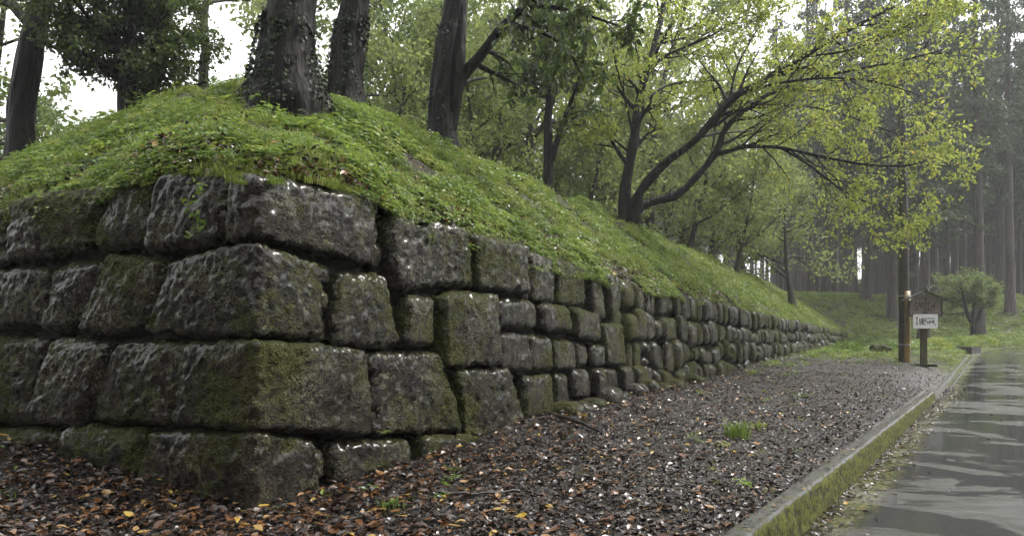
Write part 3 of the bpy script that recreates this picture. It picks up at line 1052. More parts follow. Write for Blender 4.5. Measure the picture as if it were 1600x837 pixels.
def ivy_on(name, path, rad, n, size, g, loc, mat=L_IVY):
    path = np.asarray(path); rad = np.asarray(rad)
    f = g.uniform(0, 1, n) ** 1.2 * (len(path) - 1)
    i = np.minimum(f.astype(int), len(path) - 2)
    fr = (f - i)
    c = path[i] * (1 - fr)[:, None] + path[i + 1] * fr[:, None]
    r = rad[i] * (1 - fr) + rad[i + 1] * fr
    th = g.uniform(0, 2 * math.pi, n)
    o = np.stack([np.cos(th), np.sin(th), np.zeros(n)], -1)
    keep = perlin(np.stack([np.cos(th) * 2.0, np.sin(th) * 2.0, c[:, 2] * 1.1], -1)) > -0.12
    c, r, o, th = c[keep], r[keep], o[keep], th[keep]
    P = c + o * (r * 1.03 + 0.012)[:, None]
    ax = o * 0.55 + g.normal(size=P.shape) * 0.5 + np.array([0, 0, -0.6])
    x = unit(np.cross(ax, o)); a = unit(ax)
    tv, tf = DIAMOND
    sz = (size * g.uniform(0.6, 1.3, len(P)))[:, None, None]
    z = np.cross(x, a)
    W = P[:, None] + sz * (tv[None, :, :1] * 1.4 * x[:, None] + tv[None, :, 1:2] * a[:, None] + tv[None, :, 2:] * z[:, None])
    F = (tf[None] + (np.arange(len(P)) * 4)[:, None, None]).reshape(-1, 3)
    return mesh_obj(name, W.reshape(-1, 3), F, mat, smooth_shade=False, loc=loc, attrs={'tint': ('FACE', np.repeat(g.beta(1.5, 3, len(P)), 2))}, link_it=False)

def bank_tree(name, label, base, path_px, depth, radii, g, leafmat, bark, crown_spec=None, ivy=0, extra=(), roots_n=0, leaf=0.09, per=7, group=None, top=9.0, tpl=OVAL, wob=0.25, lean=(0, 0), c0=20):
    base = np.array(base, float)
    pts = [base - np.array([0, 0, 0.35])] + [at(px, py, depth) for px, py in path_px]
    d = unit(pts[-1] - pts[-2])
    end = pts[-1] + np.array([d[0] + lean[0], d[1] + lean[1], abs(d[2])]) * (top - (pts[-1][2] - base[2]))
    pts.append((pts[-1] + end) / 2 + np.array([g.uniform(-.2, .2), g.uniform(-.2, .2), 0])); pts.append(end)
    P = spline(pts, 26)
    R = np.interp(np.linspace(0, 1, 26), np.linspace(0, 1, len(radii)), radii)
    R = R + (radii[0] * 0.48) * np.exp(-np.maximum(P[:, 2] - base[2], 0) / 0.30)
    uu = np.linspace(0, 25, 90); i0 = np.minimum(uu.astype(int), 24); fr = (uu - i0)
    PD = P[i0] * (1 - fr)[:, None] + P[i0 + 1] * fr[:, None]
    tubes = [(PD, np.interp(uu, np.arange(26), R), 36)]
    tips = []
    sub = []
    if crown_spec:
        branch_out(P[c0:], R[c0:], g, sub, tips, 0, crown_spec)
    for (epath, er, espec) in extra:
        Q = spline(epath, 16)
        ER = np.linspace(er[0], er[1], 16)
        tubes.append((Q, ER, 9))
        if espec:
            branch_out(Q, ER, g, sub, tips, 0, espec)
    if roots_n:
        tubes += roots(base, radii[0] * 0.95, g, roots_n, radii[0] * 1.7)
    root = tree(name, base, label, 'tree', group)
    parts = [wood_mesh('trunk', tubes, bark, base, wob)]
    if sub:
        parts.append(wood_mesh('branches', sub, bark, base))
        parts.append(crown_mesh('crown', tips, per, leaf, tpl, leafmat, g, 0.07, 0.5, 0.5, base))
    if ivy:
        parts.append(ivy_on('ivy', P[2:20], R[2:20], ivy, 0.055, g, base))
    attach(root, *parts)
    return root

G = lambda s: np.random.default_rng(s)
SPEC_HIGH = [(7, 0.42, 1.0, 0.5, 0.2, 0.15), (5, 0.5, 0.8, 0.2, 0.2, 0.25), (5, 0.45, 0.8, 0.0, 0.1, 0.2)]

b1 = place_on(447, 8.95)
bank_tree('ivy_covered_tree', 'thickest tree, a black ivy-covered trunk with flared roots standing at the corner of the bank', b1,
          [(447, 140), (446, 95), (450, 50), (457, 0)], 8.95, [0.36, 0.34, 0.33, 0.31, 0.29, 0.2, 0.10], G(1), L_DARK, BARK_D, SPEC_HIGH, ivy=2600, roots_n=6, top=8.5, per=4, leaf=0.1)
b2 = place_on(542, 11.3)
bank_tree('ivy_covered_tree', 'second ivy-clad dark trunk just right of the thickest tree on the bank', b2,
          [(541, 130), (544, 80), (549, 40), (556, 0)], 11.3, [0.26, 0.25, 0.24, 0.23, 0.2, 0.15, 0.08], G(2), L_DARK, BARK_D, SPEC_HIGH, ivy=1700, roots_n=5, top=9, per=4, leaf=0.1)
b3 = place_on(690, 12.7)
T3 = 12.7
lim = [at(706, 165, T3), at(722, 120, T3), at(748, 90, T3 - .1), at(785, 42, T3 - .3), at(822, 10, T3 - .6), at(860, -15, T3 - .9)]
lim2 = [at(822, 10, T3 - .6), at(868, 12, T3 - 1.0), at(920, 25, T3 - 1.3), at(965, 40, T3 - 1.5)]
lim3 = [at(785, 42, T3 - .3), at(830, 45, T3 - .9), at(880, 70, T3 - 1.2), at(905, 110, T3 - 1.3)]
st2 = [at(702, 200, T3), at(712, 150, T3 - .05), at(719, 90, T3 - .05), at(721, 30, T3), at(726, -40, T3), at(740, -160, T3)]
lim4 = [at(714, 140, T3 - .05), at(735, 126, T3 + .2), at(760, 122, T3 + .5)]
SP_HANG = [(7, 0.36, 0.9, -0.5, 0.3, 0.3), (6, 0.5, 0.8, -0.8, 0.2, 0.2)]
bank_tree('forked_tree', 'dark forked tree on the bank with one thick limb reaching right under hanging leaves', b3,
          [(690, 160), (696, 100), (702, 50), (710, 0)], T3, [0.22, 0.21, 0.20, 0.19, 0.17, 0.13, 0.07], G(3), L_DARK, BARK_D, SPEC_HIGH, ivy=420,
          extra=[(lim, (0.13, 0.05), SP_HANG), (lim2, (0.05, 0.015), SP_HANG), (lim3, (0.045, 0.012), SP_HANG), (st2, (0.13, 0.08), None), (lim4, (0.05, 0.02), None)], roots_n=5, top=9, leaf=0.135, per=9)

b5 = place_on(856, 18.0)
SP_BUSHY = [(9, 0.45, 1.0, 0.2, 0.25, 0.05), (6, 0.55, 0.8, 0.0, 0.2, 0.15), (5, 0.5, 0.8, 0, 0.1, 0.1)]
bank_tree('twin_stem_tree', 'dark leafy tree with two thin stems between the forked and the leaning tree', b5,
          [(857, 230), (856, 190), (858, 150), (850, 100)], 18.0, [0.12, 0.11, 0.10, 0.09, 0.07, 0.05, 0.02], G(4), L_DARK, BARK_D,
          [(11, 0.34, 1.2, 0.1, 0.2, 0.0), (7, 0.5, 0.8, 0.0, 0.2, 0.1), (4, 0.5, 0.8, 0, 0.1, 0.1)],
          extra=[([at(862, 250, 18), at(872, 215, 18), at(880, 190, 17.8), at(892, 160, 17.5), at(905, 120, 17.2)], (0.09, 0.03), [(7, 0.4, 1.0, 0.0, 0.2, 0.3), (5, 0.5, 0.8, 0, 0.1, 0.1)])],
          top=6.2, leaf=0.14, per=9, c0=11)
b7 = place_on(198, 12.6)
bank_tree('evergreen_tree', 'rounded dark evergreen with dense small leaves on the left of the bank', b7,
          [(198, 150), (198, 110), (203, 70), (205, 30)], 12.6, [0.15, 0.14, 0.13, 0.12, 0.09, 0.06, 0.03], G(5), L_DARK, BARK_D,
          [(26, 0.52, 1.25, 0.15, 0.2, 0.0), (7, 0.5, 0.85, 0.1, 0.2, 0.1), (5, 0.5, 0.8, 0, 0.1, 0.1)],
          extra=[([at(236, 165, 12.9), at(238, 120, 12.9), at(240, 80, 12.8), at(246, 30, 12.7)], (0.10, 0.03), [(9, 0.55, 1.2, 0.1, 0.2, 0.1), (6, 0.5, 0.8, 0, 0.1, 0.1)])],
          top=3.2, leaf=0.085, per=18, c0=3)
b8 = place_on(32, 12.8)
bank_tree('leaning_tree', 'hazy dark trunk leaning right at the far left edge of the picture', b8,
          [(32, 190), (42, 120), (52, 60), (66, 0)], 12.8, [0.23, 0.22, 0.21, 0.19, 0.17, 0.12, 0.06], G(6), L_MID, BARK_D,
          [(9, 0.5, 1.1, 0.2, 0.2, 0.0), (5, 0.5, 0.8, 0.1, 0.2, 0.2), (5, 0.45, 0.8, 0, 0.1, 0.1)], top=7.5, leaf=0.09, per=6, c0=13)
b9 = place_on(318, 17)
bank_tree('slender_tree', 'slender bare-stemmed tree seen between the round evergreen and the thickest trunk', b9,
          [(318, 120), (321, 80), (318, 40), (322, 0)], 17, [0.12, 0.11, 0.10, 0.10, 0.08, 0.06, 0.03], G(7), L_MID, BARK_M,
          [(10, 0.42, 1.1, 0.2, 0.2, 0.0), (5, 0.5, 0.8, 0.1, 0.2, 0.2), (4, 0.45, 0.8, 0, 0.1, 0.1)], top=8, leaf=0.1, per=7, c0=12)

# the many-stemmed leaning cherry over the long face
TC = 20.2
b4 = place_on(988, TC)
Rm = lambda wpx: 0.80 * wpx / FPX * TC / 2
stems = [
    ([(976, 326, 0), (978, 290, 0), (990, 222, 0), (1000, 150, .2), (1014, 100, .3), (1030, 40, .5), (1046, -40, .8), (1060, -120, 1)], (30, 7)),
    ([(992, 330, 0), (1000, 300, -.1), (1038, 256, -.3), (1087, 219, -.6), (1140, 158, -.9), (1164, 142, -1.0), (1209, 118, -1.3), (1257, 89, -1.6), (1320, 50, -2), (1400, 10, -2.4)], (27, 4)),
    ([(996, 330, 0), (1016, 316, .1), (1058, 304, .2), (1092, 272, .3), (1120, 236, .4), (1134, 200, .4), (1174, 165, .2), (1216, 140, 0), (1270, 122, -.3), (1340, 108, -.6), (1420, 92, -.8), (1480, 76, -1)], (24, 3)),
    ([(1120, 240, .4), (1140, 236, .2), (1165, 229, 0), (1220, 231, -.4), (1290, 246, -.9), (1360, 258, -1.2), (1420, 258, -1.4), (1462, 246, -1.5)], (11, 2)),
    ([(1010, 118, .3), (1036, 90, .2), (1070, 74, 0), (1115, 54, -.3), (1170, 20, -.6)], (9, 3)),
    ([(1000, 165, .2), (1040, 135, 1), (1090, 128, 1.8), (1140, 125, 2.4)], (6, 2)),
    ([(1095, 214, -.6), (1125, 208, .5), (1170, 205, 1.4), (1230, 200, 2), (1290, 190, 2.6), (1350, 190, 3)], (7, 2)),
    ([(1165, 142, -1), (1230, 128, -2), (1300, 122, -2.6), (1370, 128, -3), (1440, 150, -3.2)], (6, 2)),
    ([(1220, 231, -.4), (1270, 262, -.6), (1320, 300, -.8), (1370, 322, -.9), (1420, 340, -1)], (5, 2)),
    ([(1174, 165, .2), (1250, 165, .8), (1320, 180, 1.2), (1390, 205, 1.4), (1450, 225, 1.4)], (5, 2)),
    ([(1140, 158, -.9), (1150, 110, -.8), (1175, 60, -.6), (1210, 10, -.3)], (6, 2)),
    ([(985, 240, 0), (955, 215, -.3), (925, 200, -.7), (895, 195, -1)], (5, 2)),
    ([(1257, 89, -1.6), (1330, 78, -2.2), (1400, 50, -2.6), (1462, 14, -3)], (5, 2)),
    ([(990, 215, 0), (975, 150, -.6), (960, 90, -1.2), (955, 40, -1.5)], (5, 2)),
]
g4 = G(44)
tubes, sub, tips = [], [], []
for k, (pts, (w0, w1)) in enumerate(stems):
    if k < 3:
        pts = [(pts[0][0] - 3, pts[0][1] + 30, pts[0][2])] + pts
    P = spline([at(x, y, TC + dz) for x, y, dz in pts], 26 if k < 4 else 16)
    R = Rm(w0) * (1 - np.linspace(0, 1, len(P)) ** 0.8) + Rm(w1) * np.linspace(0, 1, len(P)) ** 0.8
    R[1:-1] *= 1 + 0.10 * g4.normal(size=len(R) - 2)
    tubes.append((P, R, 10 if k < 4 else 7))
    st = 0.42 if k in (1, 2) else (0.3 if k == 0 else 0.22)
    nb = 19 if k < 4 else 13
    L = np.linalg.norm(np.diff(P, axis=0), axis=1).sum()
    br = min(0.55, 1.7 / L)
    branch_out(P, R, g4, sub, tips, 0, [(nb, br, 0.85, 0.15, 0.35, st), (6, 0.5, 0.75, 0.0, 0.3, 0.25), (3, 0.45, 0.7, -0.1, 0.2, 0.3)])
cherry = tree('leaning_tree', b4, 'many-stemmed black tree leaning out over the bank under a spreading yellow-green crown', 'tree')
attach(cherry, wood_mesh('trunk', tubes, BARK_D, b4, 0.2), wood_mesh('branches', sub, BARK_D, b4),
       crown_mesh('crown', tips, 4.8, 0.10, OVAL, L_CHERRY, g4, 0.06, 0.45, 0.5, b4))

# ------------------------------------------------------------------ tree kinds for the woods behind: meshes shared between copies
def broad_kind(seed, H, r0, spec, per, leaf, mat, fork=0.35):
    g = G(seed)
    P = limb((0, 0, -0.4), (g.uniform(-.08, .08), g.uniform(-.08, .08), 1), H, g, 14, 0.10, 0.25)
    R = np.linspace(r0, r0 * 0.15, 14) + r0 * 0.5 * np.exp(-np.maximum(P[:, 2], 0) / 0.4)
    sub, tips = [], []
    i0 = int(14 * fork)
    branch_out(P[i0:], R[i0:], g, sub, tips, 0, spec)
    trunk = wood_mesh('trunk', [(P, R, 10)] + [s for s in sub if s[2] > 3], BARK_M, (0, 0, 0), 0.2)
    crown = crown_mesh('crown', tips, per, leaf, DIAMOND, mat, g, 0.16, 0.35, 0.45, (0, 0, 0))
    return trunk.data, crown.data

SPB = [(15, 0.42, 1.1, 0.35, 0.15, 0.0), (7, 0.5, 0.8, 0.1, 0.15, 0.15), (5, 0.5, 0.8, 0, 0.1, 0.1)]
L_PALE = mat_leaf('pale_green_leaf', [(0, (0.100, 0.140, 0.032)), (0.6, (0.165, 0.215, 0.05)), (1, (0.24, 0.27, 0.06))], 0.5, 0.55)
KINDS_B = [broad_kind(101, 9.5, 0.20, SPB, 9, 0.20, L_MID), broad_kind(102, 11.0, 0.22, SPB, 9, 0.22, L_MID, 0.3),
           broad_kind(103, 7.0, 0.14, SPB, 9, 0.17, L_PALE, 0.22), broad_kind(104, 12.5, 0.24, SPB, 9, 0.22, L_PALE, 0.35)]

def cedar_kind(seed, H, r0, zc):
    g = G(seed)
    n = 22
    z = np.linspace(-0.5, H, n)
    P = np.stack([0.12 * np.sin(z * 0.13 + seed), 0.12 * np.cos(z * 0.11 + seed), z], -1)
    R = r0 * (1 - 0.85 * np.clip(z, 0, H) / H) + r0 * 0.45 * np.exp(-np.maximum(z, 0) / 0.5)
    tb = [(P, R, 12)]
    pos, ax = [], []
    zz = zc - 3.5
    while zz < H - 0.3:
        u = max(0.0, (zz - zc) / (H - zc))
        dead = zz < zc
        Lb = (2.9 * (1 - u) ** 0.8 + 0.35) * g.uniform(0.7, 1.15) * (0.5 if dead else 1)
        th = g.uniform(0, 2 * math.pi)
        d = np.array([math.cos(th), math.sin(th), 0.15 - 0.35 * (1 - u)])
        q = limb((0, 0, zz), d, Lb, g, 5, 0.18, -0.15)
        tb.append((q, np.linspace(0.05 * (1 - u) + 0.015, 0.008, 5), 4))
        if not dead or g.random() < 0.25:
            m = int(64 * (0.5 + Lb / 3) * (0.5 if dead else 1))
            f = g.uniform(0.15, 1.0, m) * 4
            i = np.minimum(f.astype(int), 3)
            pp = q[i] + (q[i + 1] - q[i]) * (f - i)[:, None]
            pos.append(pp + g.normal(size=(m, 3)) * np.array([0.22, 0.22, 0.16]))
            ax.append(np.tile(unit(d), (m, 1)) * 0.7 + g.normal(size=(m, 3)) * 0.55 + np.array([0, 0, -0.45]))
        zz += 0.13 + 0.16 * u + (0.5 if dead else 0)
    pos = np.concatenate(pos); ax = np.concatenate(ax)
    vv, ff = leaves(pos, ax, g.uniform(0.22, 0.5, len(pos)), SPRAY, g, 0.4)
    tint = np.clip(g.beta(2, 2.5, len(pos)), 0, 1)
    me = mesh_obj('crown', vv, ff, L_CEDAR, smooth_shade=False, attrs={'tint': ('FACE', np.repeat(tint, 2))}, me_only=True)
    return wood_mesh('trunk', tb, BARK_C, (0, 0, 0), 0.12).data, me

KINDS_C = [cedar_kind(201, 27, 0.42, 9.0), cedar_kind(202, 30, 0.46, 10.5), cedar_kind(203, 24, 0.36, 7.5)]

def plant_tree(name, kind, x, y, sc, rz, label, group, sz=1.0, zoff=0.0):
    z = gz(x, y) + zoff
    root = tree(name, (x, y, z), label, 'tree', group)
    root.scale = (sc, sc, sc * sz)
    root.rotation_euler = (0, 0, rz)
    for nm, me in zip(('trunk', 'crown'), kind):
        o = bpy.data.objects.new(nm, me)
        link(o, root)
    return root

# cedars that stand out one by one (bearing, depth, girth factor)
gc = G(77)
ced = [(1262, 58, .85), (1275, 66, .7), (1288, 60, .9), (1302, 70, .8), (1320, 62, 1.1), (1337, 76, .8), (1356, 56, 1.15), (1374, 70, .95), (1394, 52, 1.25), (1408, 64, .9),
       (1430, 58, 1.0), (1446, 47, 1.25), (1461, 54, 1.2), (1478, 68, .9), (1491, 60, .9), (1506, 66, 1.0), (1527, 50, 1.05), (1545, 70, .8), (1560, 62, 1.2), (1577, 56, .95), (1592, 72, .9), (1608, 60, 1.0)]
for k, (px, dp, gf) in enumerate(ced):
    x = (px - CX) / FPX * dp
    rank = sorted([c[0] for c in ced if (c[0] < 1412) == (px < 1412)], key=lambda v: abs(v - 1412)).index(px)
    ordn = ['first', 'second', 'third', 'fourth', 'fifth', 'sixth', 'seventh', 'eighth', 'ninth', 'tenth', 'eleventh', 'twelfth'][rank]
    nm = {11: 'thick cedar trunk with a pale right side rising above the roofed signboard', 16: 'tall pale straight cedar trunk standing behind the small round tree',
          8: 'thick dark cedar trunk just left of the utility pole behind the bank', 6: 'thick cedar trunk with mossy foot where the bank runs out'}.get(k)
    plant_tree('cedar_tree', KINDS_C[k % 3], x, dp, gf * 0.8, gc.uniform(0, 6.28), nm or 'straight nearer cedar, %s trunk to the %s of the utility pole' % (ordn, 'left' if px < 1412 else 'right'), 'cedars of the misty grove', sz=1.25 / gf * gc.uniform(0.92, 1.1))
# second rank, only glimpsed between the first
cnt = 0
pts_used = [((px - CX) / FPX * dp, dp) for px, dp, _ in ced]
while cnt < 60:
    px, dp = gc.uniform(1225, 1660), gc.uniform(66, 125)
    x = (px - CX) / FPX * dp
    l, q = road_lq(x, dp)
    if q > -7 or any((x - a) ** 2 + (dp - b) ** 2 < 7 for a, b in pts_used):
        continue
    pts_used.append((x, dp)); cnt += 1
    plant_tree('cedar_tree', KINDS_C[cnt % 3], x, dp, gc.uniform(0.8, 1.15), gc.uniform(0, 6.28), 'faint cedar deep in the mist behind the nearer trunks', 'cedars deep in the mist')

# pale broadleaved trees behind the bank
bl = [(590, 19, 2, .8), (640, 24, 0, .9), (745, 23, 2, .9), (815, 25, 3, .9), (770, 33, 1, 1), (905, 27, 2, .95), (940, 33, 3, .9), (1075, 30, 2, 1.0), (1160, 36, 0, .9), (1240, 33, 2, 1.0), (1120, 46, 3, .9),
      (700, 40, 3, 1.0), (600, 36, 1, .85), (500, 30, 0, .8), (1010, 44, 1, .9), (880, 46, 0, 1), (130, 30, 0, .55), (20, 26, 1, .5), (260, 34, 1, .55), (-60, 18, 0, .9), (395, 44, 1, .5), (60, 40, 3, .5),
      (560, 28, 2, 1.0), (665, 30, 2, 1.0), (720, 31, 0, .9), (845, 36, 2, 1.1), (800, 42, 3, .9), (975, 30, 2, 1.0), (1035, 36, 2, 1.1), (930, 52, 1, 1.0), (620, 48, 3, 1), (540, 44, 0, .9), (1100, 38, 2, 1.0), (1150, 30, 2, .7), (1010, 33, 3, 1.15), (1075, 42, 3, 1.25), (960, 39, 3, 1.2), (560, 34, 3, 1.1), (645, 38, 3, 1.2), (480, 27, 3, 1.0), (1130, 52, 3, 1.2), (880, 38, 3, 1.15), (760, 27, 3, 1.0)]
named = {9: 'small tree with a gnarled trunk and yellowing leaves under the leaning tree', 3: 'thin pale stem with airy leaves between the forked tree and the twin-stemmed tree', 7: 'pale-barked thin tree showing between the leaning black stems'}
def wood_label(px, dp):
    where = [(420, 'left of the thickest trunk'), (600, 'behind the two ivy-clad trunks'), (720, 'just left of the forked tree'), (840, 'right behind the forked tree'),
             (960, 'behind the twin-stemmed tree'), (1120, 'showing between the leaning black stems'), (1700, 'under the outer crown of the leaning tree')]
    w = next(t for lim, t in where if px < lim)
    look = 'leafy light-green tree' if dp < 31 else ('hazy green tree' if dp < 41 else 'faint misty tree')
    return look + ' in the woods ' + w
for k, (px, dp, kd, sc) in enumerate(bl):
    x = (px - CX) / FPX * dp
    lab = named.get(k) or wood_label(px, dp) or ('hazy broadleaved tree filling the gap behind the left trunks' if px < 420 else 'hazy pale-green broadleaved tree in the woods behind the bank crest')
    grp = ('woods behind the left trunks' if px < 420 else 'woods behind the bank crest')
    plant_tree('broadleaved_tree', KINDS_B[kd], x, dp, sc, gc.uniform(0, 6.28), lab, grp)
# conifers rising behind, faint in the mist
for k, (px, dp, sc) in enumerate([(628, 62, .72), (560, 75, .7), (380, 70, .45), (90, 60, .55), (1215, 70, .9), (1150, 84, .9), (1060, 90, .85), (960, 80, .8), (850, 76, .75), (760, 88, .85), (690, 82, .7)]):
    x = (px - CX) / FPX * dp
    plant_tree('conifer', KINDS_C[k % 3], x, dp, sc, gc.uniform(0, 6.28), 'misty conifer rising far behind the broadleaved trees', 'misty conifers far behind')

# small round tree by the road
gb = G(91)
bx = place_on(1519, 44)
Pst = [spline([at(1519, 528, 44) - np.array([0, 0, .2]), at(1520, 505, 44), at(1512, 488, 44), at(1506, 465, 43.7), at(1500, 430, 43.4)], 12),
       spline([at(1520, 508, 44), at(1530, 488, 44), at(1536, 470, 44.2), at(1545, 440, 44.5)], 10),
       spline([at(1518, 498, 44), at(1521, 475, 43.7), at(1522, 440, 43.4)], 8)]
dz = bx[2] - at(1519, 526, 44)[2]
Pst = [p + np.array([0, 0, dz]) for p in Pst]
sub, tips = [], []
tb = []
for p, (ra, rb) in zip(Pst, ((0.17, 0.05), (0.13, 0.04), (0.10, 0.03))):
    R = np.linspace(ra, rb, len(p)); tb.append((p, R, 9))
    branch_out(p, R, gb, sub, tips, 0, [(9, 0.42, 1.1, 0.35, 0.1, 0.55), (6, 0.5, 0.9, 0.1, 0.1, 0.1), (5, 0.5, 0.8, 0, 0.1, 0.1)])
rt = tree('small_round_tree', bx, 'small round-headed tree with a forked black trunk beside the far road', 'tree')
attach(rt, wood_mesh('trunk', tb, BARK_D, bx, 0.2), wood_mesh('branches', sub, BARK_D, bx), crown_mesh('crown', tips, 7, 0.15, DIAMOND, L_MID, gb, 0.12, 0.3, 0.45, bx))

# ------------------------------------------------------------------ scatter kit (uncountable ground cover)
def source(name, v, f, mat, smooth_shade=False):
    me = mesh_obj(name, v, f, mat, smooth_shade=smooth_shade, me_only=True)
    return bpy.data.objects.new(name, me)

def scatter(name, pts, rot, scale, idx, srcs, label, cat):
    col = bpy.data.collections.new(name + '_kinds')
    for k, o in enumerate(srcs):
        o.name = '%02d_%s' % (k, o.name)
        col.objects.link(o)
    me = bpy.data.meshes.new(name)
    n = len(pts)
    me.vertices.add(n)
    me.vertices.foreach_set('co', np.asarray(pts, np.float32).ravel())
    a = me.attributes.new('rot', 'FLOAT_VECTOR', 'POINT'); a.data.foreach_set('vector', np.asarray(rot, np.float32).ravel())
    a = me.attributes.new('scl', 'FLOAT', 'POINT'); a.data.foreach_set('value', np.asarray(scale, np.float32))
    a = me.attributes.new('idx', 'INT', 'POINT'); a.data.foreach_set('value', np.asarray(idx, np.int32))
    o = link(bpy.data.objects.new(name, me))
    nt = bpy.data.node_groups.new(name, 'GeometryNodeTree')
    nt.interface.new_socket('Geometry', in_out='INPUT', socket_type='NodeSocketGeometry')
    nt.interface.new_socket('Geometry', in_out='OUTPUT', socket_type='NodeSocketGeometry')
    N = nt.nodes
    gi, go = N.new('NodeGroupInput'), N.new('NodeGroupOutput')
    iop = N.new('GeometryNodeInstanceOnPoints')
    ci = N.new('GeometryNodeCollectionInfo')
    ci.inputs['Collection'].default_value = col
    ci.inputs['Separate Children'].default_value = True
    ci.inputs['Reset Children'].default_value = True
    iop.inputs['Pick Instance'].default_value = True
    def na(nm, ty):
        x = N.new('GeometryNodeInputNamedAttribute'); x.data_type = ty; x.inputs['Name'].default_value = nm
        return x.outputs['Attribute']
    nt.links.new(gi.outputs[0], iop.inputs['Points'])
    nt.links.new(ci.outputs[0], iop.inputs['Instance'])
    nt.links.new(na('idx', 'INT'), iop.inputs['Instance Index'])
    nt.links.new(na('rot', 'FLOAT_VECTOR'), iop.inputs['Rotation'])
    nt.links.new(na('scl', 'FLOAT'), iop.inputs['Scale'])
    nt.links.new(iop.outputs[0], go.inputs[0])
    md = o.modifiers.new('scatter', 'NODES')
    md.node_group = nt
    tag(o, label, cat, kind='stuff')
    return o

def weed_clump(seed, n, h, leaf, spread, tpl=OVAL):
    """a few stems, each with pointed leaves"""
    g = G(seed)
    pos, ax = [], []
    for k in range(n):
        th = g.uniform(0, 6.283); r = spread * math.sqrt(g.uniform(0, 1))
        hh = h * g.uniform(0.3, 1.0)
        c = np.array([math.cos(th) * r, math.sin(th) * r, hh])
        m = g.integers(2, 5)
        a0 = g.uniform(0, 6.283)
        for i in range(m):
            b = a0 + i * 2 * math.pi / m + g.uniform(-.3, .3)
            pos.append(c + np.array([0, 0, g.uniform(-.01, .01)]))
            ax.append((math.cos(b), math.sin(b), g.uniform(-0.5, 0.35)))
    pos, ax = np.array(pos), np.array(ax)
    return leaves(pos, ax, leaf * g.uniform(0.6, 1.25, len(pos)), tpl, g, 0.8)

def grass_clump(seed, n, h, spread, w=0.006):
    g = G(seed)
    V_, F_ = [], []
    for k in range(n):
        th = g.uniform(0, 6.283); r = spread * math.sqrt(g.uniform(0, 1))
        b = np.array([math.cos(th) * r, math.sin(th) * r, -0.01])
        d = g.uniform(0, 6.283); bend = g.uniform(0.3, 1.0)
        hh = h * g.uniform(0.5, 1.15)
        dr = np.array([math.cos(d), math.sin(d), 0]); sd = np.array([-dr[1], dr[0], 0])
        p1 = b + np.array([0, 0, hh * 0.55]) + dr * hh * 0.18 * bend
        p2 = b + np.array([0, 0, hh * (0.95 - 0.35 * bend)]) + dr * hh * 0.6 * bend
        m = len(V_)
        V_ += [b - sd * w / 2, b + sd * w / 2, p1 + sd * w / 2, p1 - sd * w / 2, p2]
        F_ += [(m, m + 1, m + 2), (m, m + 2, m + 3), (m + 3, m + 2, m + 4)]
    return np.array(V_), np.array(F_)

def cupped_leaf(seed, size, wide):
    g = G(seed)
    n = 5
    us = np.linspace(0, 1, n)
    W = np.array([0.05, 0.8, 1.0, 0.72, 0.03]) * wide * 0.5
    c1, c2, tw = g.uniform(-0.35, 0.5), g.uniform(0.1, 0.6), g.uniform(-0.4, 0.4)
    V_ = []
    for u, w in zip(us, W):
        z = c1 * (u - 0.5) ** 2
        for sd in (-1, 0, 1):
            V_.append((sd * w, u - 0.5, z + c2 * w * abs(sd) + tw * (u - 0.5) * sd * w + g.uniform(-.015, .015)))
    V_ = np.array(V_) * size
    V_[:, 2] -= V_[:, 2].min() - 0.002
    F_ = []
    for i in range(n - 1):
        for j in range(2):
            a = i * 3 + j
            F_ += [(a, a + 1, a + 4), (a, a + 4, a + 3)]
    return V_, np.array(F_)

def pebble(seed, size):
    g = G(seed)
    u, f = box_grid((2, 2, 2))
    p = unit(u) * np.array([1, g.uniform(.6, .9), g.uniform(.35, .6)]) * size * (1 + 0.22 * g.normal(size=(len(u), 1)))
    return p, f

def tilt(nrm, g, n):
    """Euler angles that stand a clump on a slope normal, randomly turned"""
    out = np.zeros((n, 3))
    for i in range(n):
        q = Vector(nrm[i]).to_track_quat('Z', 'Y') @ Matrix.Rotation(g.uniform(0, 6.283), 3, 'Z').to_quaternion()
        out[i] = q.to_euler()
    return out

def surf_normal(x, y, fn, e=0.15):
    zx = (fn(x + e, y) - fn(x - e, y)) / (2 * e)
    zy = (fn(x, y + e) - fn(x, y - e)) / (2 * e)
    return unit(np.stack([-zx, -zy, np.ones_like(zx)], -1))

# --- weeds and grass on the bank
gw = G(300)
SL, AL = [], []
def bank_pts(n, s0, s1, a0, a1):
    return gw.uniform(s0, s1, n), gw.uniform(a0, a1, n)
chunks = [bank_pts(18000, 0.17, 7, 0.17, 4.2), bank_pts(9000, 0.17, 4.2, 4.2, 10), bank_pts(10500, 7, 16, 0.17, 4.2), bank_pts(11500, 16, 36, 0.17, 4.4), bank_pts(8000, 36, 71, 0.0, 6), bank_pts(1800, 0.17, 4.2, 10, 18)]
# a ragged fringe along the wall head
chunks += [(gw.uniform(0.1, 3.5, 1300), gw.uniform(0.14, 0.5, 1300)), (gw.uniform(0.14, 0.5, 900), gw.uniform(0.1, 4, 900))]
chunks += [(gw.uniform(0.05, 12, 3600), gw.uniform(0.10, 0.36, 3600)), (gw.uniform(0.10, 0.36, 2400), gw.uniform(0.05, 9, 2400)), (gw.uniform(12, 57, 2600), gw.uniform(0.17, 0.34, 2600))]
s = np.concatenate([c[0] for c in chunks]); a = np.concatenate([c[1] for c in chunks])
x, y = from_sa(s, a)
pn = perlin(np.stack([x * 1.3, y * 1.3, x * 0 + 7], -1))
keep = (pn + 0.5 * perlin(np.stack([x * 4.1, y * 4.1, x * 0 + 2], -1))) > -0.22
x, y, s, a, pn = x[keep], y[keep], s[keep], a[keep], pn[keep]
z = mound_z(x, y) - lip(s, a) - 0.015
nrm = surf_normal(x, y, mound_z)
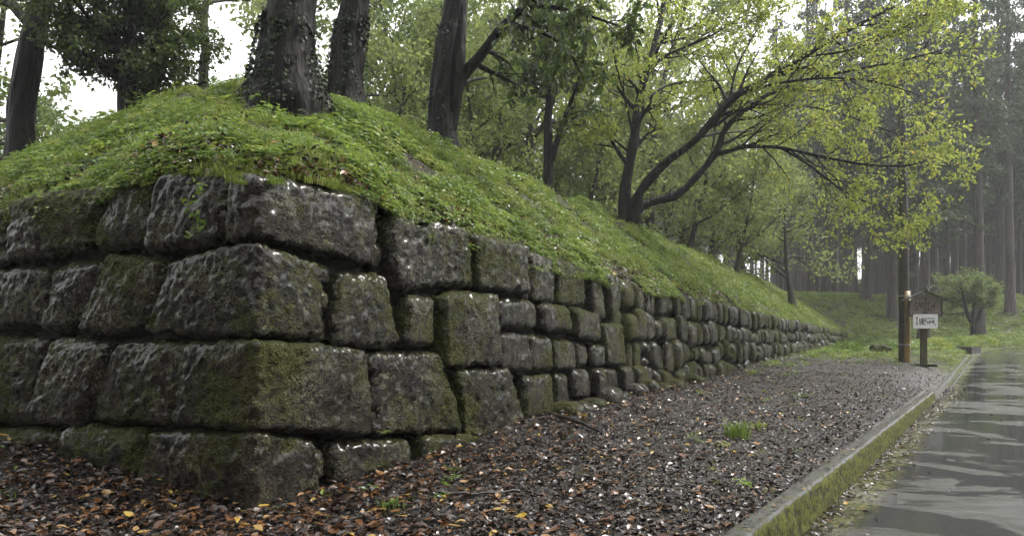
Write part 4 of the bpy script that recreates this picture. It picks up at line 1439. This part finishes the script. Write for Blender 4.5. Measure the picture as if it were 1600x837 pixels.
nrm = unit(nrm * 0.7 + np.array([0, 0, 0.45]))
dist = np.hypot(x, y)
p_grass = np.clip(0.48 + 0.02 * dist + 0.9 * perlin(np.stack([x * 0.8, y * 0.8, x * 0 + 1], -1)), 0.08, 0.92)
isg = gw.random(len(x)) < p_grass
pk = perlin(np.stack([x * 1.1, y * 1.1, x * 0 + 21], -1)) * 2.6 + 1.5 + gw.normal(0, 0.5, len(x))
idx = np.where(isg, gw.integers(4, 7, len(x)), np.clip(np.round(pk), 0, 3).astype(int))
sc = gw.uniform(0.5, 1.25, len(x)) * (0.78 + 0.014 * dist) * np.clip(1 + 0.9 * pn, 0.45, 1.5) * (0.7 + 0.3 * smooth(0.2, 0.9, np.minimum(s, a)))
srcs = [source('weed', *weed_clump(400 + k, 7, [0.09, 0.06, 0.12, 0.04][k], [0.052, 0.040, 0.048, 0.034][k], 0.09), L_WEED) for k in range(4)]
srcs += [source('grass', *grass_clump(410 + k, 16, [0.14, 0.11, 0.17][k], 0.07), L_GRASS) for k in range(3)]
scatter('bank_weeds', np.stack([x, y, z], -1), tilt(nrm, gw, len(x)), sc, idx, srcs, 'low bright green weeds and grass covering the bank above the wall', 'weeds')

# --- taller tufts and seedlings standing above the carpet
n = 1500
s = gw.uniform(0.3, 30, n); a = gw.uniform(0.3, 3.8, n)
s[:500] = gw.uniform(0.3, 3.8, 500); a[:500] = gw.uniform(0.3, 10, 500)
x, y = from_sa(s, a)
kk_ = perlin(np.stack([x * 0.9, y * 0.9, x * 0 + 31], -1)) > 0.02
x, y = x[kk_], y[kk_]
tall = [source('tall_grass', *grass_clump(450 + k, 14, [0.26, 0.34][k], 0.06, 0.007), L_GRASS) for k in range(2)]
tall += [source('seedling', *weed_clump(455 + k, 6, [0.24, 0.18][k], 0.075, 0.10), L_WEED) for k in range(2)]
nrm = unit(surf_normal(x, y, mound_z) * 0.5 + np.array([0, 0, 0.6]))
scatter('tall_weeds', np.stack([x, y, mound_z(x, y) - 0.02], -1), tilt(nrm, gw, len(x)), gw.uniform(0.6, 1.1, len(x)), gw.integers(0, 4, len(x)), tall, 'taller grass tufts and seedlings standing out of the bank cover', 'weeds')

# --- dead stems and leaves lodged along the wall head
n = 3600
s = np.concatenate([gw.uniform(0.2, 16, n), gw.uniform(0.12, 0.5, 1500)]); a = np.concatenate([0.12 + np.abs(gw.normal(0, 0.22, n)), gw.uniform(0.2, 8, 1500)])
s = np.concatenate([s, gw.uniform(0.4, 14, 1800)]); a = np.concatenate([a, gw.uniform(0.4, 3.6, 1800)])
x, y = from_sa(s, a)
z = mound_z(x, y) - lip(s, a) + gw.uniform(0.02, 0.09, len(x))
lit = [source('dead_leaf', *cupped_leaf(500 + k, 0.075, [0.5, 0.62, 0.42, 0.55][k]), L_LITTER) for k in range(4)]
rot = np.stack([gw.normal(0, .5, len(x)), gw.normal(0, .5, len(x)), gw.uniform(0, 6.28, len(x))], -1)
scatter('lodged_leaves', np.stack([x, y, z], -1), rot, gw.uniform(0.5, 1.0, len(x)), gw.integers(0, 4, len(x)), lit, 'brown dead leaves caught in the weeds along the wall head', 'dead leaves')

# --- fallen leaves, sodden leaves and grit on the strip between wall and kerb
def strip_pts(n, dmin, dmax, g, pw=1.6):
    """random places ahead of the camera, thinner with distance"""
    d = dmin + (dmax - dmin) * g.random(n) ** pw
    bx = g.uniform(-860, 1000, n)
    return bx / FPX * d, d
def keep_open(x, y, g, margin=0.0, qmax=-0.17):
    s, a = to_sa(x, y); l, q = road_lq(x, y)
    outside = (s < -0.03 + margin) | (a < -0.03 + margin)
    return outside & (q < np.where(l < KERB_END, qmax, -0.22))

gl = G(310)
x, y = strip_pts(76000, 3.2, 30, gl, 1.5)
s, a = to_sa(x, y); l, q = road_lq(x, y)
prox = np.exp(-np.where(s < 0, -s * 0.8, -a).clip(0) / 1.45)
prob = np.clip(0.02 + 1.05 * prox + 0.22 * perlin(np.stack([x * 0.8, y * 0.8, x * 0], -1)), 0.04, 1) * smooth(30, 18, y)
k = keep_open(x, y, gl) & (gl.random(len(x)) < prob)
x, y = x[k], y[k]
heap = 0.05 * prox[k] * gl.random(len(x))
z = ground_z(x, y) + 0.004 + heap + gl.uniform(0, 0.012, len(x))
rot = np.stack([gl.normal(0, .2, len(x)), gl.normal(0, .2, len(x)), gl.uniform(0, 6.28, len(x))], -1)
lit = [source('fallen_leaf', *cupped_leaf(520 + k, 0.085, [0.5, 0.64, 0.42, 0.56, 0.5, 0.7][k]), L_LITTER) for k in range(6)]
scatter('fallen_leaves', np.stack([x, y, z], -1), rot, gl.uniform(0.45, 1.15, len(x)), gl.integers(0, 6, len(x)), lit, 'wet brown and orange fallen leaves heaped along the wall foot', 'fallen leaves')

x, y = strip_pts(120000, 3.2, 30, gl, 1.5)
k = keep_open(x, y, gl) & (gl.random(len(x)) < 0.85 * smooth(30, 17, y) + 0.1)
x, y = x[k], y[k]
z = ground_z(x, y) + 0.003 + gl.uniform(0, 0.01, len(x))
rot = np.stack([gl.normal(0, .40, len(x)), gl.normal(0, .40, len(x)), gl.uniform(0, 6.28, len(x))], -1)
wet = [source('sodden_leaf', *cupped_leaf(540 + k, 0.048, [0.5, 0.7, 0.42, 0.6, 0.8][k]), L_WET) for k in range(5)]
scatter('sodden_leaves', np.stack([x, y, z], -1), rot, gl.uniform(0.4, 1.1, len(x)), gl.integers(0, 5, len(x)), wet, 'black sodden leaf scraps matted over the strip beside the kerb', 'leaf litter')

x, y = strip_pts(120000, 3.2, 30, gl, 1.5)
k = keep_open(x, y, gl)
x, y = x[k], y[k]
z = ground_z(x, y) + 0.002
rot = gl.uniform(0, 6.28, (len(x), 3)) * np.array([0.08, 0.08, 1])
peb = [source('pebble', *pebble(560 + k, 0.010), GRIT, True) for k in range(4)]
scatter('gravel', np.stack([x, y, z], -1), rot, gl.uniform(0.5, 1.7, len(x)), gl.integers(0, 4, len(x)), peb, 'wet dark gravel between the leaves of the open strip', 'gravel')

# --- leaves washed into the gutter and onto the road edge
n = 4200
l = gl.uniform(-6, 18, n); q = -0.03 + np.abs(gl.normal(0, 0.16, n)) + np.where(gl.random(n) < 0.04, gl.uniform(0, 3.5, n), 0)
x = K0[0] + l * KD[0] + q * KN[0]; y = K0[1] + l * KD[1] + q * KN[1]
z = np.full(n, ROAD_Z) + 0.006 + 0.03 * np.sin(np.clip(q / 5.6, 0, 1) * math.pi)
rot = np.stack([gl.normal(0, .25, n), gl.normal(0, .25, n), gl.uniform(0, 6.28, n)], -1)
gut = [source('gutter_leaf', *cupped_leaf(570 + k, 0.06, 0.55), (L_LITTER, L_WET, L_WET)[k]) for k in range(3)]
scatter('gutter_leaves', np.stack([x, y, z], -1), rot, gl.uniform(0.4, 1.0, n), gl.integers(0, 3, n), gut, 'leaf scraps washed along the gutter below the kerb', 'leaf litter')

n = 420
l = gl.uniform(-5, KERB_END, n); q = gl.uniform(-0.16, -0.03, n)
x = K0[0] + l * KD[0] + q * KN[0]; y = K0[1] + l * KD[1] + q * KN[1]
z = 0.040 - 0.09 * np.clip(l / KERB_END, 0, 1)
rot = np.stack([gl.normal(0, .2, n), gl.normal(0, .2, n), gl.uniform(0, 6.28, n)], -1)
ktl = [source('kerb_leaf', *cupped_leaf(580 + k, 0.05, 0.55), (L_LITTER, L_WET)[k]) for k in range(2)]
scatter('kerb_leaves', np.stack([x, y, z], -1), rot, gl.uniform(0.35, 1.0, n), gl.integers(0, 2, n), ktl, 'leaf scraps stuck to the wet top of the kerb', 'leaf litter')

# --- verge grass and undergrowth round the sign, the bank end and the woods
n = 44000
x = gl.uniform(4, 52, n); y = gl.uniform(13, 82, n)
s, a = to_sa(x, y); l, q = road_lq(x, y)
px = CX + FPX * x / y
cov = np.where(l < 13, 0.0, 1.0) * (q < -0.24) * (px > 1000) * (px < 1640)
near_wall = (a < -0.1) & (y > 15)
pr = np.where(y < 30, np.maximum(smooth(20, 29, y), 0.8 * smooth(-1.6, -0.6, a) * smooth(13, 18, y)) * smooth(-0.15, 0.2, perlin(np.stack([x * .6, y * .6, x * 0], -1)) + 0.08), 1.0)
k = (cov > 0) & ((s > 56) | (a < -0.1) | (a > 5)) & (gl.random(n) < pr)
x, y = x[k], y[k]
z = ground_z(x, y)
idx = gl.integers(0, 4, len(x))
d = np.hypot(x, y)
vs = [source('verge_weed', *weed_clump(600 + k, 9, [0.16, 0.10][k], 0.07, 0.16), L_WEED) for k in range(2)]
vs += [source('verge_grass', *grass_clump(610 + k, 22, [0.16, 0.24][k], 0.14, 0.010), L_GRASS) for k in range(2)]
rot = np.stack([gl.normal(0, .1, len(x)), gl.normal(0, .1, len(x)), gl.uniform(0, 6.28, len(x))], -1)
scatter('verge_grass', np.stack([x, y, z], -1), rot, gl.uniform(0.5, 1.1, len(x)) * (0.6 + 0.022 * d), idx, vs, 'green grass and weeds on the verge round the signboard and under the cedars', 'grass')

# --- sparse grass coming through the strip
n = 900
x, y = strip_pts(n, 5, 22, gl, 1.0)
k = keep_open(x, y, gl) & (perlin(np.stack([x * .7, y * .7, x * 0 + 4], -1)) > 0.12)
x, y = x[k], y[k]
sg_ = [source('sprout', *grass_clump(620, 12, 0.09, 0.06), L_GRASS), source('sprout', *weed_clump(621, 4, 0.05, 0.04, 0.06), L_WEED)]
rot = np.stack([x * 0, x * 0, gl.uniform(0, 6.28, len(x))], -1)
scatter('strip_sprouts', np.stack([x, y, ground_z(x, y)], -1), rot, gl.uniform(0.5, 1.2, len(x)), gl.integers(0, 2, len(x)), sg_, 'thin green sprouts coming up through the leaf-strewn strip', 'grass')

# --- undergrowth on the far bank and forest floor
def bush_clump(seed, n, R_, leaf):
    g = G(seed)
    p = unit(g.normal(size=(n, 3))) * (R_ * g.uniform(0.35, 1.0, (n, 1)) ** 0.5) * np.array([1, 1, 0.7])
    p[:, 2] = np.abs(p[:, 2])
    return leaves(p, p + g.normal(size=p.shape) * R_ * 0.6, leaf * g.uniform(0.6, 1.3, n), DIAMOND, g, 0.5)
n = 1500
x = gl.uniform(-60, 75, n); y = gl.uniform(14, 110, n)
s, a = to_sa(x, y); l, q = road_lq(x, y); px = CX + FPX * x / y
k = (q < -5) & (px > -150) & (px < 1750) & (((s > 5) & (a > 6)) | (s > 72) | ((l > 40) & (q < -6))) & ~((s < 72) & (a < 6))
x, y = x[k], y[k]
us = [source('undergrowth', *bush_clump(630 + k, 420, 0.7, 0.16), (L_BUSH := mat_leaf('undergrowth_leaf', [(0, (0.030, 0.055, 0.012)), (0.6, (0.06, 0.10, 0.02)), (1, (0.11, 0.16, 0.03))], 0.5, 0.4, attr=False))) for k in range(3)]
rot = np.stack([x * 0, x * 0, gl.uniform(0, 6.28, len(x))], -1)
scatter('undergrowth', np.stack([x, y, ground_z(x, y) - 0.1], -1), rot, gl.uniform(0.5, 1.5, len(x)), gl.integers(0, 3, len(x)), us, 'hazy green undergrowth on the forest floor behind the bank', 'undergrowth')

# --- far wood closing the view
n = 420
th = gl.uniform(-0.95, 0.85, n); dd = gl.uniform(105, 210, n)
x = np.sin(th) * dd; y = np.cos(th) * dd
l, q = road_lq(x, y)
k = (q < -10)
x, y = x[k], y[k]
# unseen trees added across the road and behind the camera to block sky light
n = 1000
th = gl.uniform(0, 2 * math.pi, n); dd = 13 + 85 * gl.random(n) ** 1.1
xr = np.sin(th) * dd; yr = np.cos(th) * dd
l, q = road_lq(xr, yr); s, a = to_sa(xr, yr)
pxr = np.where(yr > 1, CX + FPX * xr / np.maximum(yr, 1), 9999)
k = (((q > 15) & (l < 45)) | ((q < -12) & (yr < -3)) | ((s < -7) & (q < -9))) & ((pxr > 1800) | (pxr < -300)) & ~((s > -6) & (a > -4)) & (np.hypot(xr, yr) > 11)
x = np.concatenate([x, xr[k]]); y = np.concatenate([y, yr[k]])
fs_ = []
for kk, (tm, cm) in enumerate(KINDS_C):
    ve = np.concatenate([np.array([vv.co for vv in m.vertices]) for m in (tm, cm)])
    for nm, m in (('far_trunk', tm), ('far_crown', cm)):
        fs_.append(bpy.data.objects.new(nm, m))
sizes = gl.uniform(0.6, 0.95, len(x)); rz = gl.uniform(0, 6.28, len(x)); kk = gl.integers(0, 3, len(x))
sizes = sizes * np.where((x / y < 0.05) & (y > 0), 0.55, 1.0) * np.where(y > 90, 1.0, 0.8)
P = np.stack([x, y, ground_z(x, y)], -1)
P2 = np.concatenate([P, P]); S2_ = np.concatenate([sizes, sizes]); R2 = np.zeros((len(P2), 3)); R2[:, 2] = np.concatenate([rz, rz])
scatter('far_wood_sky_block', P2, R2, S2_, np.concatenate([kk * 2, kk * 2 + 1]), fs_, 'far wood fading into the rain mist, with unseen trees added to block sky light', 'wood')

# ------------------------------------------------------------------ signboard, pole
ROT = lambda th: np.array([[math.cos(th), -math.sin(th), 0], [math.sin(th), math.cos(th), 0], [0, 0, 1]])
DS = 23.0
sx_, sy_ = (1443 - CX) / FPX * DS, DS
sz_ = gz(sx_, sy_)
mpx = DS / FPX
yaw = math.radians(-14)
RS = ROT(yaw)
Rx = lambda v: np.asarray(v, float) @ RS.T
sign = empty('roofed_signboard', (sx_, sy_, sz_), 'small gabled wooden signboard with a white plate on a square post by the road', 'signboard')
foot_y = 572
def zpx(py):
    return (foot_y - py) * mpx
def spart(name, boxes, mat, parent=sign, sm=False):
    v, f = merge([(lambda b: (Rx(b[0]), b[1]))(box(*b)) for b in boxes])
    o = mesh_obj(name, v, f, mat, parent, sm)
    return o
spart('post', [((0, 0, zpx(515) / 2 - 0.1), (0.17, 0.15, zpx(478) + 0.1))], WOOD_P)
spart('base', [((-0.05, -0.02, 0.03), (0.80, 0.24, 0.08)), ((-0.05, 0.14, 0.02), (0.5, 0.1, 0.06))], ROOF_W)
bz0, bz1 = zpx(492), zpx(470)
W2 = 0.43
prof = [(-W2, bz0), (W2, bz0), (W2, bz1), (0, zpx(460)), (-W2, bz1)]
v = np.array([(a_, yy, b_) for yy in (-0.085, -0.155) for a_, b_ in prof])
f = [(0, 1, 2, 3, 4), (9, 8, 7, 6, 5)] + [(i, i + 5, (i + 1) % 5 + 5, (i + 1) % 5) for i in range(5)]
board = mesh_obj('board', Rx(v), f, WOOD_G, sign, False)
spart('frame', [((-W2 - 0.025, -0.12, (bz0 + bz1) / 2), (0.05, 0.11, bz1 - bz0 + 0.02)), ((W2 + 0.025, -0.12, (bz0 + bz1) / 2), (0.05, 0.11, bz1 - bz0 + 0.02)), ((0, -0.12, bz0 - 0.02), (2 * W2 + 0.1, 0.105, 0.045))], ROOF_W)
# two roof slopes meeting at the ridge
rz, ez, hw = zpx(456.5), zpx(470.5), 0.60
for sd in (-1, 1):
    th = math.atan2(rz - ez, hw)
    v = np.array([(0, -0.30, rz), (0, 0.14, rz), (sd * hw, 0.14, ez), (sd * hw, -0.30, ez), (0, -0.30, rz + 0.045), (0, 0.14, rz + 0.045), (sd * hw, 0.14, ez + 0.04), (sd * hw, -0.30, ez + 0.04)])
    f = [(0, 1, 2, 3), (7, 6, 5, 4), (0, 4, 5, 1), (1, 5, 6, 2), (2, 6, 7, 3), (3, 7, 4, 0)]
    mesh_obj('roof_board', Rx(v), f, ROOF_W, sign, False)
spart('ridge_cap', [((0, -0.08, rz + 0.05), (0.09, 0.47, 0.05))], ROOF_W)
# white plate with rounded corners
pz0, pz1, pw = zpx(513), zpx(491), 0.345
pts = []
for cx_, cz_, a0 in ((pw - .04, pz1 - .04, 0), (-pw + .04, pz1 - .04, 90), (-pw + .04, pz0 + .04, 180), (pw - .04, pz0 + .04, 270)):
    for k in range(4):
        t = math.radians(a0 + k * 30)
        pts.append((cx_ + .04 * math.cos(t), cz_ + .04 * math.sin(t)))
m = len(pts)
v = np.array([(a_, yy, b_) for yy in (-0.185, -0.205) for a_, b_ in pts])
f = [tuple(range(m)), tuple(range(2 * m - 1, m - 1, -1))] + [(i, i + m, (i + 1) % m + m, (i + 1) % m) for i in range(m)]
plate = mesh_obj('white_plate', Rx(v), f, WHITE, sign, False)
# brush-like lettering: strokes (x, z, w, h) in plate units
def strokes(name, lst, x0, z0, sx, sz, yy, mat, parent):
    bs = [((x0 + a_ * sx, yy, z0 + b_ * sz), (w * sx, 0.006, h * sz)) for a_, b_, w, h in lst]
    v, f = merge([(lambda b: (Rx(b[0]), b[1]))(box(*b)) for b in bs])
    o = mesh_obj(name, v, f, mat, parent, False)
    o['kind'] = 'stuff'
    return o
def glyph(ox, oz, kind):
    S_ = {'c': [(-.4, 0, .2, .8), (0, .45, .8, .2), (0, -.45, .8, .2)],
          'b': [(-.4, 0, .18, 1), (.4, 0, .18, 1), (0, .45, .8, .18), (0, 0, .8, .14), (0, -.45, .8, .18)],
          'e': [(0, .45, .9, .16), (0, .1, .8, .16), (0, -.45, 1, .18), (-.38, 0, .16, .9), (.2, .25, .16, .5)],
          'p': [(-.35, 0, .2, 1), (.05, .4, .7, .2), (.35, .22, .18, .35)],
          'd': [(-.3, -.1, .2, .7), (.3, -.1, .2, .7), (0, .22, .6, .18), (0, -.42, .6, .18), (.38, .3, .16, .3)],
          'w': [(-.35, 0, .16, .9), (.1, -.2, .16, .6), (.35, 0, .2, .5), (.2, .3, .5, .14)],
          'q': [(0, .35, .5, .2), (-.2, .1, .16, .4), (.22, 0, .18, .7)],
          'm': [(-.35, 0, .16, .9), (0, .05, .14, .8), (.35, 0, .16, .9), (0, .42, .8, .16), (0, -.4, .8, .16)],
          'l': [(-.1, 0, .2, 1), (.2, -.4, .4, .18)],
          'n': [(-.25, .1, .18, .6), (.2, -.1, .2, .6), (.45, -.35, .24, .2)],
          'o': [(-.3, 0, .22, .4), (.3, 0, .22, .4), (0, .3, .5, .22), (0, -.3, .5, .22)],
          '-': [(0, 0, .6, .25)], '|': [(0, 0, .3, 1)], '.': [(0, 0, .35, .35)]}[kind]
    return [(ox + a_, oz + b_, w, h) for a_, b_, w, h in S_]
L1 = glyph(-2.35, .9, 'c') + glyph(-1.15, 1.0, 'b') + glyph(.05, .95, 'e') + glyph(1.2, .95, 'p') + glyph(2.1, .35, 'd')
L1 += glyph(-2.3, -.55, 'w') + glyph(-1.1, -.05, 'q') + glyph(.05, -.5, 'm') + glyph(1.1, -.3, 'l') + glyph(1.35, -.85, 'n') + glyph(2.2, -.85, '.')
strokes('lettering', L1 + glyph(0, 2.35, 'o') + glyph(0, -1.75, 'b'), 0, zpx(480.3), 0.105, 0.105, -0.159, INK, board)
L2 = glyph(-1.3, .35, 'w') + glyph(-.3, .35, 'b') + glyph(-1.3, -.6, 'm') + glyph(-.3, -.65, 'c') + glyph(.75, .75, '-') + glyph(1.45, .8, '-') + glyph(2.15, .8, '-')
L2 += glyph(.9, -.35, 'd') + glyph(1.7, -.35, 'q') + glyph(2.3, -.2, '|') + glyph(2.75, -1.2, '.')
strokes('lettering', L2, 0, zpx(501.5), 0.098, 0.098, -0.209, INK, plate)
strokes('red_mark', [(-2.45, .9, .32, .9), (-2.45, -.9, .3, .8), (-2.45, 0, .16, 1.2)], 0, zpx(501.5), 0.098, 0.098, -0.209, REDINK, plate)

DPL = 23.6
px_, py_ = (1412.5 - CX) / FPX * DPL, DPL
pz_ = gz(px_, py_)
pole = empty('utility_pole', (px_, py_, pz_), 'tall dark wooden pole with a worn yellow guard on its lower part beside the signboard', 'pole')
P = np.stack([np.linspace(0, 0.0, 14), np.zeros(14), np.linspace(-0.3, 9.2, 14)], -1)
P[:, 0] -= 0.012 * np.maximum(P[:, 2] - 2.0, 0)
v, f = tube(P, np.linspace(0.165, 0.115, 14), 16)
mesh_obj('shaft', v, f, POLE, pole)
mesh_obj('cap', *tube([P[-1] + np.array([0, 0, 0.0]), P[-1] + np.array([0, 0, .04]), P[-1] + np.array([0, 0, .07])], [0.13, 0.125, 0.01], 16), STEEL, pole)
# half-round guard on the road side
H_ = 2.25
arc = np.radians(np.linspace(-112, 48, 12))
v, f = [], []
for zi in (0.0, 0.35, 1.0, 1.7, H_):
    for r_ in (0.172, 0.186):
        for t in arc:
            v.append((r_ * math.cos(t), r_ * math.sin(t), zi))
na_ = len(arc); lay = 2 * na_
for zi in range(4):
    o0, o1 = zi * lay, (zi + 1) * lay
    for i in range(na_ - 1):
        f.append((o0 + na_ + i, o0 + na_ + i + 1, o1 + na_ + i + 1, o1 + na_ + i))
        f.append((o0 + i + 1, o0 + i, o1 + i, o1 + i + 1))
    f.append((o0, o0 + na_, o1 + na_, o1)); f.append((o0 + 2 * na_ - 1, o0 + na_ - 1, o1 + na_ - 1, o1 + 2 * na_ - 1))
t0 = 4 * lay
for i in range(na_ - 1):
    f.append((t0 + i, t0 + na_ + i, t0 + na_ + i + 1, t0 + i + 1))
mesh_obj('yellow_guard', np.array(v), f, YELLOW, pole)
for zi in (0.55, 2.1):
    k = np.linspace(0, 2 * math.pi, 25)
    ring = np.stack([0.186 * np.cos(k), 0.186 * np.sin(k), np.full(25, zi)], -1)
    mesh_obj('steel_band', *tube(ring, np.full(25, 0.011), 6), STEEL, pole)

# ------------------------------------------------------------------ small things on the strip
def stick(pts, r, label):
    P = spline(pts, 14)
    for i in range(len(P)):
        P[i, 2] += 0.006 * math.sin(i * 1.7)
    g = G(int(abs(pts[0][0]) * 1000) % 97)
    v, f = merge([tube(P, np.linspace(r, r * 0.45, 14) * (1 + 0.12 * g.normal(size=14)), 8),
                  tube([P[6], P[6] + (P[8] - P[6]) * 0.7 + np.array([0.03, 0.05, 0.03])], [r * 0.5, r * 0.2], 5)])
    o = mesh_obj('fallen_branch', v, f, STICK, loc=P[0])
    return tag(o, label, 'branch')
def gpt(px, py, dz=0.03):
    """point of the open strip under a bearing"""
    dd = np.linspace(2.5, 90, 4000)
    below = (EYE - (py - HY) / FPX * dd) < ground_z((px - CX) / FPX * dd, dd)
    d = float(dd[np.argmax(below)])
    x = (px - CX) / FPX * d
    return np.array([x, d, gz(x, d) + dz])
stick([gpt(858, 652, .05), gpt(885, 660, .05), gpt(912, 668, .04), gpt(940, 680, .03)], 0.028, 'dark broken branch lying against the foot of the wall')
stick([gpt(680, 774), gpt(720, 777), gpt(765, 776), gpt(812, 772)], 0.016, 'thin black stick lying on the leaves in the foreground')

def little_stone(p, size, label):
    g = G(int(p[0] * 1000) % 89)
    u, f = box_grid((8, 8, 8))
    w = unit(u) * np.array([1.0, 0.8, 0.55]) * size
    w = w * (1 + 0.35 * perlin(unit(u) * 1.4 + g.uniform(0, 20, 3)))[:, None]
    o = mesh_obj('loose_stone', w + p, f, STONE, loc=p)
    return tag(o, label, 'stone')
little_stone(gpt(908, 748, .02), 0.075, 'fist-sized black stone on the leaves in front of the wall')
little_stone(gpt(1374, 552, .15), 0.42, 'dark boulder half hidden in weeds at the end of the wall')

def plant(name, p, clumps, label, cat='plant'):
    """a single plant: blades or leaves in one or two parts"""
    root = empty(name, p, label, cat)
    for nm, (v, f), mat in clumps:
        mesh_obj(nm, v, f, mat, root, False)
    return root
plant('grass_tuft', gpt(1152, 684, 0), [('blades', grass_clump(701, 130, 0.27, 0.14, 0.009), L_GRASS)], 'bright green grass tuft alone on the gravel strip')
plant('grass_tuft', gpt(1180, 668, 0), [('blades', grass_clump(702, 50, 0.13, 0.16, 0.008), L_GRASS)], 'short sparse grass tuft just behind the bright one')
plant('weed_plant', gpt(612, 800, 0), [('blades', grass_clump(703, 26, 0.16, 0.09, 0.008), L_GRASS), ('foliage', weed_clump(704, 4, 0.05, 0.05, 0.09), L_WEED)], 'pale green weed in the leaves before the corner stones')

def fern(seed, n, L, g=None):
    g = G(seed)
    pos, ax, sz = [], [], []
    V_, F_ = [], []
    for k in range(n):
        th = g.uniform(0, 6.28)
        d = np.array([math.cos(th), math.sin(th), 0])
        pts = [np.array([0, 0, 0]) + d * L * u * 0.75 + np.array([0, 0, L * (0.9 * u - 0.75 * u * u)]) for u in np.linspace(0, 1, 12)]
        V_.append(tube(np.array(pts), np.linspace(.003, .001, 12), 3))
        sd = np.array([-d[1], d[0], 0])
        for i in range(1, 12):
            for s_ in (-1, 1):
                pos.append(pts[i]); ax.append(sd * s_ + d * 0.5 + np.array([0, 0, -.1])); sz.append(L * 0.30 * (1 - 0.75 * i / 12))
    lv = leaves(np.array(pos), np.array(ax), np.array(sz), OVAL, g, 0.9)
    return merge(V_), lv
def fern_plant(px, py, L, seed, label, face='ground', out=0.06):
    if face == 'ground':
        p = gpt(px, py, 0)
    else:
        s_, z_ = on_right(px, py) if face == 'right' else on_left(px, py)
        x, y = from_sa(s_, -out) if face == 'right' else from_sa(-out, s_)
        p = np.array([float(x), float(y), z_])
    stems, fol = fern(seed, 9, L)
    root = empty('fern', p, label, 'fern')
    mesh_obj('stems', *stems, L_GRASS, root)
    mesh_obj('fronds', *fol, L_WEED, root, False)
fern_plant(660, 712, 0.20, 711, 'small fern growing at the foot of the wall beside the mossy low stone')
fern_plant(736, 690, 0.16, 712, 'little fern at the wall foot below the split block')
fern_plant(1088, 596, 0.30, 713, 'leafy fern where the fallen branch leaves the wall')
fern_plant(585, 676, 0.09, 714, 'tiny fern sprouting from the joint above the lowest course', 'right', 0.10)
def creeper(px, py, n, L, seed, label):
    s_, z_ = on_left(px, py)
    x, y = from_sa(-0.06, s_)
    g = G(seed)
    P = np.array([[0.05 * math.sin(i * 0.9), -0.03 * i / n, -L * i / (n - 1)] for i in range(n)])
    pos = np.repeat(P, 4, 0) + g.normal(size=(n * 4, 3)) * 0.02
    ax = g.normal(size=pos.shape) + np.array([0, -0.5, -0.2])
    root = empty('creeper', (float(x), float(y), z_), label, 'plant')
    mesh_obj('stem', *tube(P, np.full(n, 0.003), 4), L_GRASS, root)
    mesh_obj('foliage', *leaves(pos, ax, 0.05 * g.uniform(.6, 1.2, len(pos)), OVAL, g, 0.4), L_WEED, root, False)
creeper(318, 290, 12, 0.36, 721, 'green creeper hanging down the joint left of the top corner stone')

def bush(px, py, depth, R_, seed, label, n=900, leaf=0.10, group=None):
    x = (px - CX) / FPX * depth
    p = np.array([x, depth, gz(x, depth) - 0.05])
    g = G(seed)
    root = empty('weed_bush', p, label, 'bush', group)
    st = [limb((0, 0, 0), (g.normal() * .6, g.normal() * .6, 1), R_ * 1.1, g, 5, 0.3) for _ in range(7)]
    mesh_obj('stems', *merge([tube(q, np.linspace(.012, .004, 5), 4) for q in st]), BARK_M, root)
    mesh_obj('foliage', *bush_clump(seed, n, R_, leaf), L_WEED, root, False)
bush(1322, 548, 30, 0.75, 731, 'low leafy weed bush against the last stones of the wall')
bush(1352, 536, 33, 0.8, 732, 'weed bush where the wall end disappears into the bank')
bush(1395, 540, 30, 0.55, 733, 'small weed bush between the wall end and the utility pole')
bush(1462, 528, 33, 0.7, 734, 'green weed bush just right of the signboard post')
bush(1492, 532, 36, 0.6, 735, 'low weed bush by the drain near the small round tree')

blk = gpt(1513, 552, 0)
o = mesh_obj('drain_block', *box((blk[0], blk[1], blk[2] + 0.12), (0.9, 0.7, 0.4), ROT(0.6)), ROOF_W, smooth_shade=False)
tag(o, 'low dark block at the head of the roadside drain', 'block')

# ------------------------------------------------------------------ rain mist
hz = NT('rain_mist')
pv = hz.n('ShaderNodeVolumePrincipled')
pv.inputs['Color'].default_value = (0.93, 0.95, 0.97, 1)
pv.inputs['Density'].default_value = 0.0010
pv.inputs['Anisotropy'].default_value = 0.2
hz.l(pv.outputs[0], hz.out.inputs['Volume'])
hv, hf = box((0, 0, 22), (900, 900, 50))
hz_o = mesh_obj('haze', hv, hf, hz.m, smooth_shade=False)
tag(hz_o, kind='stuff')
